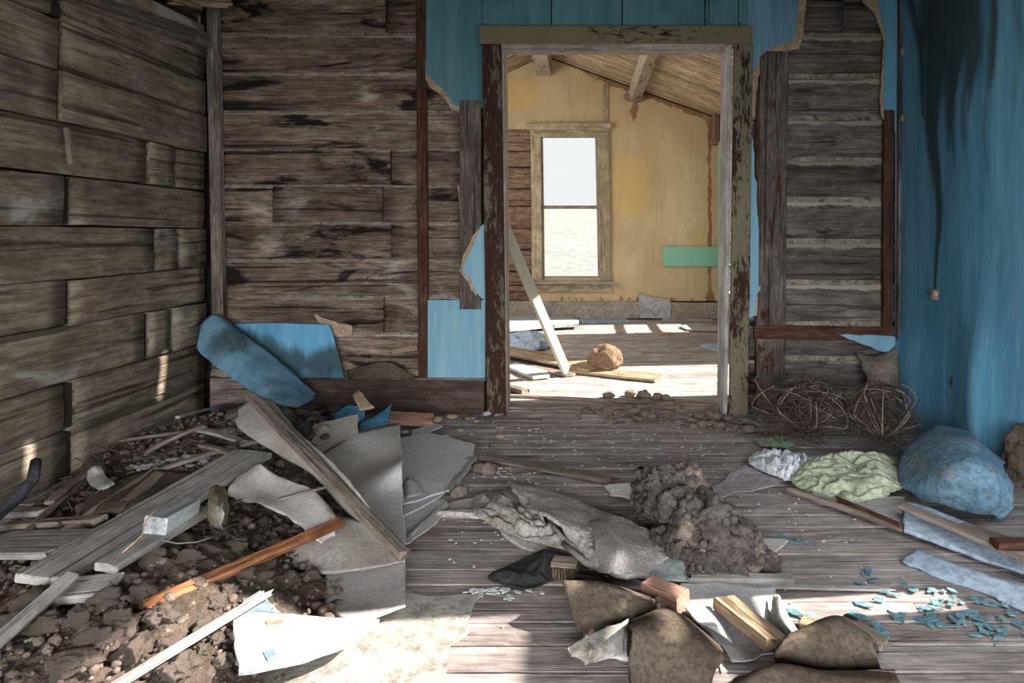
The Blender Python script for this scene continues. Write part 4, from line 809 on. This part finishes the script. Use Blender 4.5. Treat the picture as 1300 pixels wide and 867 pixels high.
# folded hardboard and offcuts in the foreground
dk = dict(nu=30, nv=30, th=.008, amp=.005, fr=6, edge=.010)
sheet('folded_hardboard', [[F(716, 742, .0), F(770, 742, .0), F(826, 750, .01)], [F(716, 737, .085), F(765, 739, .085), F(826, 760, .085)], [F(716, 742, .095), F(770, 752, .085), F(832, 768, .075)], [F(726, 775, .055), F(775, 778, .055), F(826, 776, .055)], [F(738, 812, .008), F(775, 795, .015), F(812, 784, .03)]], m_brown, 'folded brown hardboard leaning over the grey stone slab', seed=31, **dk)
sheet('folded_hardboard', [[F(806, 784, .0), F(850, 774, .02), F(900, 800, .0)], [F(800, 790, .10), F(850, 776, .11), F(918, 826, .11)], [F(804, 806, .11), F(850, 806, .12), F(914, 842, .10)], [F(798, 840, .05), F(845, 850, .06), F(905, 862, .05)], [F(800, 868, .0), F(840, 895, .0), F(905, 905, .0)]], m_brown, 'larger folded brown hardboard at the front beside the grey slab', seed=33, **dk)
tg(patch('stone_slab', [[F(745, 808, .045), F(770, 795, .05), F(795, 785, .05)], [F(722, 824, .035), F(752, 825, .04), F(792, 806, .04)], [F(745, 842, .012), F(768, 838, .012), F(792, 832, .012)]], m_lino2, 20, 18, .03, .010, 9, .015, 7), 'pale grey slab jutting out beneath the folded hardboard', 'slab')
tg(patch('grey_slab', [[F(765, 825, .03), F(795, 800, .03)], [F(768, 838, .006), F(797, 836, .006)]], m_card2, 10, 10, .01, .006, 9, .012, 4), 'bluish grey slab between the two folded hardboards', 'slab')
PL('wood_block', F(822, 745, .06), F(868, 764, .06), .055, .045, m_redwood, 'short pinkish wood block behind the two folded hardboards', 'block', jag=.003, up=(0, -.1, 1))
blob('tan_clod', F(838, 772, .04), (.03, .025, .025), m_clod, 8, 3, .4); tg(bpy.data.objects['tan_clod'], 'tan clod in front of the pinkish wood block', 'clod')
FS('grey_paper', [(865, 742), (985, 745), (1000, 790), (1010, 830), (930, 838), (905, 800), (868, 775)], .012, .004, m_lino, 'large pale grey board under the golden wood offcut', 'sheet', seed=7, amp=.012)
sheet('torn_paper', [[F(868, 770, .04), F(895, 765, .03), F(915, 790, .02)], [F(885, 790, .04), F(910, 800, .04), F(930, 815, .02)]], m_lino, 'pale torn paper between the wood block and the large folded hardboard', nu=14, nv=10, th=.003, amp=.006, edge=.014, seed=2)
PL('golden_offcut', F(918, 764, .035), F(990, 822, .045), .066, .03, m_gold, 'golden split wood offcut lying on the pale grey board', 'offcut', up=(.15, -.1, 1), jag=.008, amp=.004, nx=14)
PL('grey_lath', F(868, 733, .014), F(1016, 735, .014), .040, .014, m_plankg, 'grey lath lying crosswise in front of the clod heap', 'lath', jag=.06, nx=14)
PL('grey_lath', F(880, 742, .008), F(1140, 748, .006), .02, .006, m_plankg, 'thin sunlit lath lying beside the pale grey board', 'lath', jag=.08, nx=14)
sheet('torn_linoleum', [[F(982, 755, .03), F(990, 756, .04), F(996, 770, .03)], [F(978, 785, .02), F(992, 785, .04), F(1008, 795, .02)], [F(995, 800, .01), F(1010, 808, .03), F(1024, 812, .01)], [F(1005, 825, .01), F(1018, 828, .02), F(1030, 836, .01)]], m_lino, 'narrow torn linoleum strip right of the golden offcut', nu=14, nv=30, th=.004, amp=.008, fr=10, edge=.014, seed=3)
sheet('curved_hardboard', [[F(1000, 812, .0), F(1060, 790, .02), F(1095, 800, .0)], [F(1000, 805, .10), F(1062, 783, .12), F(1105, 808, .08)], [F(985, 830, .08), F(1055, 815, .10), F(1112, 830, .07)], [F(985, 850, .02), F(1050, 852, .03), F(1118, 848, .02)]], m_brown, 'curved dark brown hardboard behind the sunlit front flap', seed=35, **dk)
sheet('curved_hardboard', [[F(935, 860, .02), F(980, 850, .03), F(1050, 850, .03), F(1135, 850, .02)], [F(925, 872, .08), F(985, 845, .10), F(1055, 858, .07), F(1140, 862, .08)], [F(920, 900, .05), F(985, 900, .06), F(1055, 905, .03), F(1150, 900, .04)]], m_brown, 'broad brown hardboard flap at the front edge right of centre', seed=37, **dk)
PL('small_stake', F(1069, 800, .03), F(1070, 790, .10), .022, .012, m_plankw, 'small pale stake standing behind the curved dark hardboard', 'stake', up=(0, -1, 0), jag=.02)
PL('wood_scrap', F(1080, 790, .02), F(1125, 820, .02), .04, .02, m_plankb, 'short brown wood scrap right of the small stake', jag=.02)
PL('wood_scrap', F(1012, 788, .015), F(1062, 800, .02), .05, .015, m_gold, 'golden brown scrap left of the small stake', jag=.02)

# ---------------------------------------------------------------- right side
m_blued = mott('paint_blue_soiled', (.13, .25, .34), (.22, .35, .45), (.27, .25, .23), 7, 46, .52, .16, .5)
def tumbleweed(c, rad, seed, label, n=260, squash=(1, 1, 1)):
    q = random.Random(seed); e = empty('tumbleweed', (c[0], c[1], c[2]-rad*squash[2])); tg(e, label, 'tumbleweed'); parts = []
    base = Vector((c[0], c[1], c[2]-rad*.6*squash[2]))
    def arc(p, d, l, curl, ns=7):
        pts = [p]; rk = rad*(q.uniform(.5, 1.05)**.5 if q.random() < .93 else 1.35); d = d.normalized(); ax = Vector((q.uniform(-1, 1), q.uniform(-1, 1), q.uniform(-1, 1))).normalized()
        for k in range(ns):
            d = (Matrix.Rotation(curl/ns+q.uniform(-.12, .12), 3, ax) @ d).normalized(); pn = pts[-1]+d*l/ns
            v = Vector(((pn.x-c[0])/squash[0], (pn.y-c[1])/squash[1], (pn.z-c[2])/squash[2]))
            if v.length > rk: v = v.normalized()*rk; pn = Vector((c[0]+v.x*squash[0], c[1]+v.y*squash[1], c[2]+v.z*squash[2])); d = (pn-pts[-1]).normalized() if (pn-pts[-1]).length > 1e-5 else d
            pn.z = max(pn.z, .01); pn.x = min(pn.x, XR-.05); pn.y = min(pn.y, 3.79); pts.append(pn)
        return pts
    mains = []
    for k in range(22):
        th = q.uniform(0, 6.28); d = Vector((math.cos(th), math.sin(th)*.7, q.uniform(.1, 1.2))); pts = arc(base, d, rad*q.uniform(1.6, 2.6), q.uniform(-2.2, 2.2), 12); mains.append(pts)
        V, Fc = tube(pts, .0038, .0016, 5); mk('branch', V, Fc, m_twig, e)
    pool = [p for m in mains for p in m]
    for k in range(n):
        p = pool[q.randrange(len(pool))]; d = Vector((q.uniform(-1, 1), q.uniform(-1, 1), q.uniform(-.6, 1))); pts = arc(p, d, rad*q.uniform(.35, 1.0), q.uniform(-1.6, 1.6), 6)
        parts.append(tube(pts, .0021, .0009, 3)); pool += pts[2:5] if k < 140 else []
    tag(joined('twigs', parts, m_twigd, e), None, None, None, 'stuff')
    return e
tumbleweed((1.02, 3.30, .145), .24, 3, 'dry tumbleweed lying between the doorway and the right corner', 640, (1.02, .8, .60))
tumbleweed((1.335, 3.14, .16), .17, 5, 'smaller tangled tumbleweed pressed into the corner by the blue wall', 540, (1.02, .9, .95))
crumple('white_cloth', [[F(955, 576, .03), F(985, 571, .05), F(1012, 574, .05), F(1030, 580, .04)], [F(950, 588, .02), F(985, 588, .05), F(1010, 592, .05), F(1025, 596, .03)], [F(972, 600, .01), F(990, 607, .015), F(1002, 610, .01), F(1010, 604, .01)]], m_clw, 'crumpled white cloth heaped left of the green cloth', 'cloth', .035, 18, 4, 70, 50, .012)
crumple('green_cloth', [[F(1008, 584, .03), F(1045, 576, .05), F(1090, 574, .06), F(1140, 580, .04)], [F(1002, 598, .03), F(1045, 594, .045), F(1095, 592, .055), F(1143, 602, .05)], [F(1005, 612, .02), F(1045, 612, .03), F(1095, 612, .035), F(1144, 620, .04)], [F(1022, 626, .008), F(1055, 634, .02), F(1090, 642, .02), F(1120, 632, .02)]], m_clg, 'crumpled pale green cloth lying in front of the tumbleweeds', 'cloth', .042, 13, 9, 130, 96, .018, (.38, 1.15))
crumple('green_rag', [[F(960, 556, .02), F(985, 553, .03), F(1005, 560, .02)], [F(965, 566, .01), F(988, 568, .02), F(1008, 570, .01)]], mott('rag_green', (.2, .27, .17), (.34, .40, .3), (.15, .16, .1), 10, 60), 'small dark green rag behind the white cloth', 'rag', .03, 14, 6, 30, 16)
FS('pink_sheet', [(905, 620), (920, 606), (945, 590), (975, 604), (1000, 608), (985, 614), (912, 631)], .008, .004, m_pink, 'thin pinkish sheet lying left of the white cloth', seed=3, amp=.01)
FS('grey_wide_board', [(1035, 612), (1095, 630), (1148, 630), (1146, 668), (1085, 645), (1030, 630)], .022, .018, m_plankg, 'grey wide board lying under the green cloth', 'board', seed=5, amp=.004)
PL('dark_lath', F(1000, 620, .02), F(1148, 672, .02), .024, .016, m_plankb, 'long dark lath lying along the edge of the green cloth', 'lath', jag=.03, nx=14)
PL('dark_lath', F(1060, 632, .03), F(1146, 668, .03), .018, .014, m_batten, 'short rusty lath lying on the grey wide board', 'lath', jag=.03)
sheet('blue_white_panel', [[F(1150, 636, .045), F(1190, 648, .045), F(1262, 678, .05), F(1340, 706, .06)], [F(1148, 655, .035), F(1190, 666, .035), F(1255, 695, .035), F(1340, 722, .05)], [F(1147, 672, .025), F(1190, 688, .022), F(1255, 712, .02), F(1340, 738, .03)]], m_bluew, 'bluish white painted panel slanting to the right edge of the floor', nu=40, nv=14, th=.009, amp=.004, fr=5, edge=.008, seed=5)
sheet('blue_white_panel', [[F(1165, 697, .02), F(1195, 708, .02), F(1255, 730, .02), F(1340, 750, .02)], [F(1146, 710, .012), F(1195, 724, .014), F(1255, 748, .012), F(1340, 790, .012)], [F(1150, 716, .007), F(1195, 732, .007), F(1250, 752, .007), F(1340, 795, .007)]], m_bluew, 'broken bluish white panel nearer the teal flakes', nu=40, nv=10, th=.006, amp=.004, fr=5, edge=.014, seed=6)
PL('brown_lath', F(1142, 640, .06), F(1330, 720, .06), .05, .014, m_plankb, 'brown board lying between the curled blue sheet and the white panel', jag=.02, nx=14)
PL('brown_lath', F(1215, 668, .05), F(1330, 702, .06), .05, .02, m_plankb, 'dark board at the right edge below the curled blue sheet', jag=.02)
PL('brown_lath', F(1260, 690, .08), F(1330, 690, .08), .05, .02, m_batten, 'reddish board end at the right edge under the dark wall', jag=.02)
sheet('curled_blue_sheet', [[F(1172, 553, .12), F(1195, 541, .15), F(1225, 546, .16), F(1248, 564, .15), F(1272, 582, .12)], [F(1156, 564, .11), F(1190, 562, .19), F(1225, 570, .21), F(1250, 588, .19), F(1280, 602, .13)], [F(1141, 592, .07), F(1185, 594, .16), F(1225, 600, .18), F(1255, 612, .16), F(1284, 626, .10)],
                            [F(1142, 616, .045), F(1185, 624, .09), F(1225, 632, .10), F(1255, 640, .09), F(1286, 643, .06)], [F(1165, 632, .03), F(1195, 640, .04), F(1225, 652, .04), F(1255, 658, .035), F(1278, 656, .03)]], m_blued, 'curled dusty blue wallboard lobe slumped at the foot of the blue wall', nu=44, nv=44, th=.010, amp=.026, fr=8, edge=.022, seed=12,
      attr={'mould': lambda A: .30*np.exp(-((A[:, 1]-3.05)/.10)**2)})
blob('rusty_lump', (1.70, 2.72, .10), (.05, .08, .13), m_dirt, 8, 4, .4, 2); tg(bpy.data.objects['rusty_lump'], 'rusty brown lump at the right edge by the blue wall', 'lump')
V, Fc = tube([F(1200, 660, .05), F(1214, 655, .055), F(1222, 655, .05)], .004, .003, 4)
# flakes of paint
def chip(p, s, q, mat):
    k = q.randint(4, 6); a0 = q.uniform(0, 6.28); el = q.uniform(1.0, 2.2); o = []
    for i in range(k):
        t = 2*math.pi*i/k+q.uniform(-.3, .3); rx = s*q.uniform(.7, 1.1)*el; ry = s*q.uniform(.6, 1.1); x, y = rx*math.cos(t), ry*math.sin(t); o.append((x*math.cos(a0)-y*math.sin(a0), x*math.sin(a0)+y*math.cos(a0)))
    tx, ty = q.uniform(-.12, .12), q.uniform(-.12, .12); zz = p.z+.004+s*.25
    A = [(p.x+x, p.y+y, zz+x*tx+y*ty) for x, y in o]; B = [(x, y, z-.002) for x, y, z in A]
    return np.array(A+B), [tuple(range(k)), tuple(range(2*k-1, k-1, -1))]+[(i, k+i, k+(i+1) % k, (i+1) % k) for i in range(k)]
q = random.Random(21)
def chips(n, region, s0, s1, mat, name, label, group):
    for k in range(n):
        a, b = region(); V, Fc = chip(F(a, b, 0), q.uniform(s0, s1), q, mat); tg(mk(name, V, Fc, mat, None, False), label, 'paint flake', group)
def R_teal():
    while True:
        a, b = q.uniform(1060, 1310), q.uniform(722, 812); c = 715+(a-1150)*.33
        if b > c+12 and abs(b-(c+38+(1300-a)*.06)) < 26 and (a > 1180 or q.random() < .35): return a, b
chips(110, R_teal, .004, .013, m_teal, 'paint_flake', 'teal paint flake on the floor near the bluish white panels', 'teal flakes near the bluish white panels')
for (a, b, s) in [(1030, 789, .02), (1010, 782, .02), (1090, 785, .022), (1118, 803, .02), (1140, 788, .018), (1175, 790, .02), (1195, 797, .016), (1055, 795, .02), (980, 765, .015)]:
    V, Fc = chip(F(a, b, 0), s, q, m_teal); tg(mk('paint_flake', V, Fc, m_teal, None, False), 'larger teal paint flake in the sunlit strip behind the small stake', 'paint flake', 'larger teal flakes behind the small stake')
chips(34, lambda: (q.gauss(985, 26), q.gauss(687, 4)), .004, .012, m_teal, 'paint_flake', 'teal paint flake right of the clod heap', 'teal flakes right of the clod heap')
chips(70, lambda: (q.uniform(640, 930), 545+abs(q.gauss(0, 28))), .003, .010, m_pale, 'paint_flake', 'pale paint flake on the floor in front of the doorway', 'pale flakes in front of the doorway')
chips(40, lambda: (q.gauss(640, 30), q.gauss(600, 9)), .003, .009, m_pale, 'paint_flake', 'pale paint flake near the thin split board', 'pale flakes near the thin split board')
chips(18, lambda: (q.gauss(640, 26), q.gauss(752, 5)), .005, .014, m_pale, 'paint_flake', 'pale paint flake in front of the black felt', 'pale flakes in front of the black felt')
parts = [chip(F(q.uniform(560, 1100), 535+min(300, abs(q.gauss(0, 95))), 0), q.uniform(.002, .005), q, m_pale) for k in range(420)]
tag(joined('flake_dust', parts, m_pale, None, False), 'fine pale paint crumbs dusted over the front room floor', 'crumbs', None, 'stuff')
# plaster crumbs and dirt near the doorway
parts = []
for k in range(110):
    p = F(q.gauss(825, 32), q.gauss(524, 6), 0); s = abs(q.gauss(0, .010))+.005; parts.append(blob_v((p.x, p.y, s*.4), (s*1.6, s, s*.7), k, 2, .5))
for k in range(60):
    p = F(q.uniform(870, 960), q.gauss(540, 6), 0); s = abs(q.gauss(0, .010))+.005; parts.append(blob_v((p.x, p.y, s*.4), (s*1.6, s, s*.7), k+9, 2, .5))
tag(joined('doorway_dirt', parts, m_clod), 'dark dirt swept against the threshold of the doorway', 'dirt', None, 'stuff')
for k, (a, b, s) in enumerate([(772, 505, .028), (800, 503, .03), (818, 505, .035), (835, 507, .03), (845, 508, .025), (908, 532, .035), (583, 630, .03), (608, 598, .025), (620, 600, .03), (598, 590, .025)]):
    p = F(a, b, 0); o = blob('dirt_clod', (p.x, p.y, s*.5), (s*1.2, s, s*.8), m_clod, 140+k, 3, .5, 2); tg(o, 'single dirt clod on the floor near the threshold' if k < 6 else 'single dirt clod beside the linoleum pieces', 'clod', 'clods near the threshold' if k < 6 else 'clods beside the linoleum pieces')
# ---------------------------------------------------------------- back room
PL('leaning_board', F(720, 474, .015), P(620, 241, 4.05), .095, .022, m_leanp, 'sage painted board leaning across the doorway opening', up=(.85, -.55, .25), jag=.02, nx=16)
PL('floor_lath', F(640, 502, .01), F(930, 516, .01), .03, .016, m_plankb, 'dark lath lying along the threshold between the rooms', 'lath', jag=.02)
PL('tan_board', F(634, 443, .05), F(762, 468, .035), .22, .018, m_roof, 'tan board lying behind the leaning board foot', jag=.03, up=(0, -.05, 1))
PL('tan_board', F(722, 468, .02), F(838, 480, .02), .16, .018, m_roof, 'tan board lying in front of the round clod', jag=.02, up=(0, -.06, 1))
PL('tan_board', F(640, 460, .015), F(725, 476, .015), .10, .015, m_plankb, 'brown board lying under the tan boards', jag=.02)
FS('grey_tile', [(642, 464), (655, 460), (692, 470), (698, 476), (676, 478)], .03, .02, m_card2, 'grey slab lying left of the leaning board foot', 'slab', amp=.006, step=.04)
FS('white_board', [(630, 402), (660, 400), (715, 401), (735, 406), (735, 411), (690, 413), (640, 418), (620, 418)], .06, .03, m_white, 'white broken board lying by the far wall', 'board', amp=.012, step=.05)
tg(crumple('bluish_sheet', [[F(640, 424, .02), F(670, 420, .04), F(700, 424, .03)], [F(632, 434, .02), F(668, 434, .04), F(705, 436, .02)], [F(640, 445, .01), F(670, 446, .02), F(696, 443, .01)]], m_bluew, 'bluish crumpled sheet lying behind the tan boards', 'sheet', .05, 5, 4, 30, 24, .05), 'bluish crumpled sheet lying behind the tan boards', 'sheet')
blob('round_clod', F(768, 456, .09), (.14, .11, .10), m_nest, 4, 4, .28, 2.6); tg(bpy.data.objects['round_clod'], 'round russet nest clod on the back room floor', 'nest')
PL('broken_lath', F(640, 490, .02), F(668, 498, .02), .06, .03, m_plankb, 'dark board end lying just inside the back room', jag=.02)
PL('grey_stick', F(840, 406, .02), F(905, 407, .02), .05, .04, m_plankg, 'grey stick lying along the foot of the far wall', 'stick', jag=.03)
PL('grey_stick', F(836, 424, .01), F(852, 424, .01), .06, .03, m_redwood, 'small reddish block lying on the back room floor', 'block')
FS('blue_flakes_sheet', [(735, 404), (790, 403), (800, 408), (740, 410)], .01, .008, m_bluew, 'bluish flaked board lying by the far wall base', 'sheet', amp=.03, step=.04)
FS('white_scrap', [(862, 413), (880, 411), (915, 416), (913, 420), (870, 418)], .02, .01, m_white, 'white torn scrap on the floor by the mint trim', 'scrap', amp=.02, step=.04)
FS('blue_scrap', [(888, 437), (920, 434), (920, 446), (905, 443)], .012, .01, m_bluew, 'bluish scrap on the back room floor beside the right jamb', 'scrap', amp=.01, step=.04)
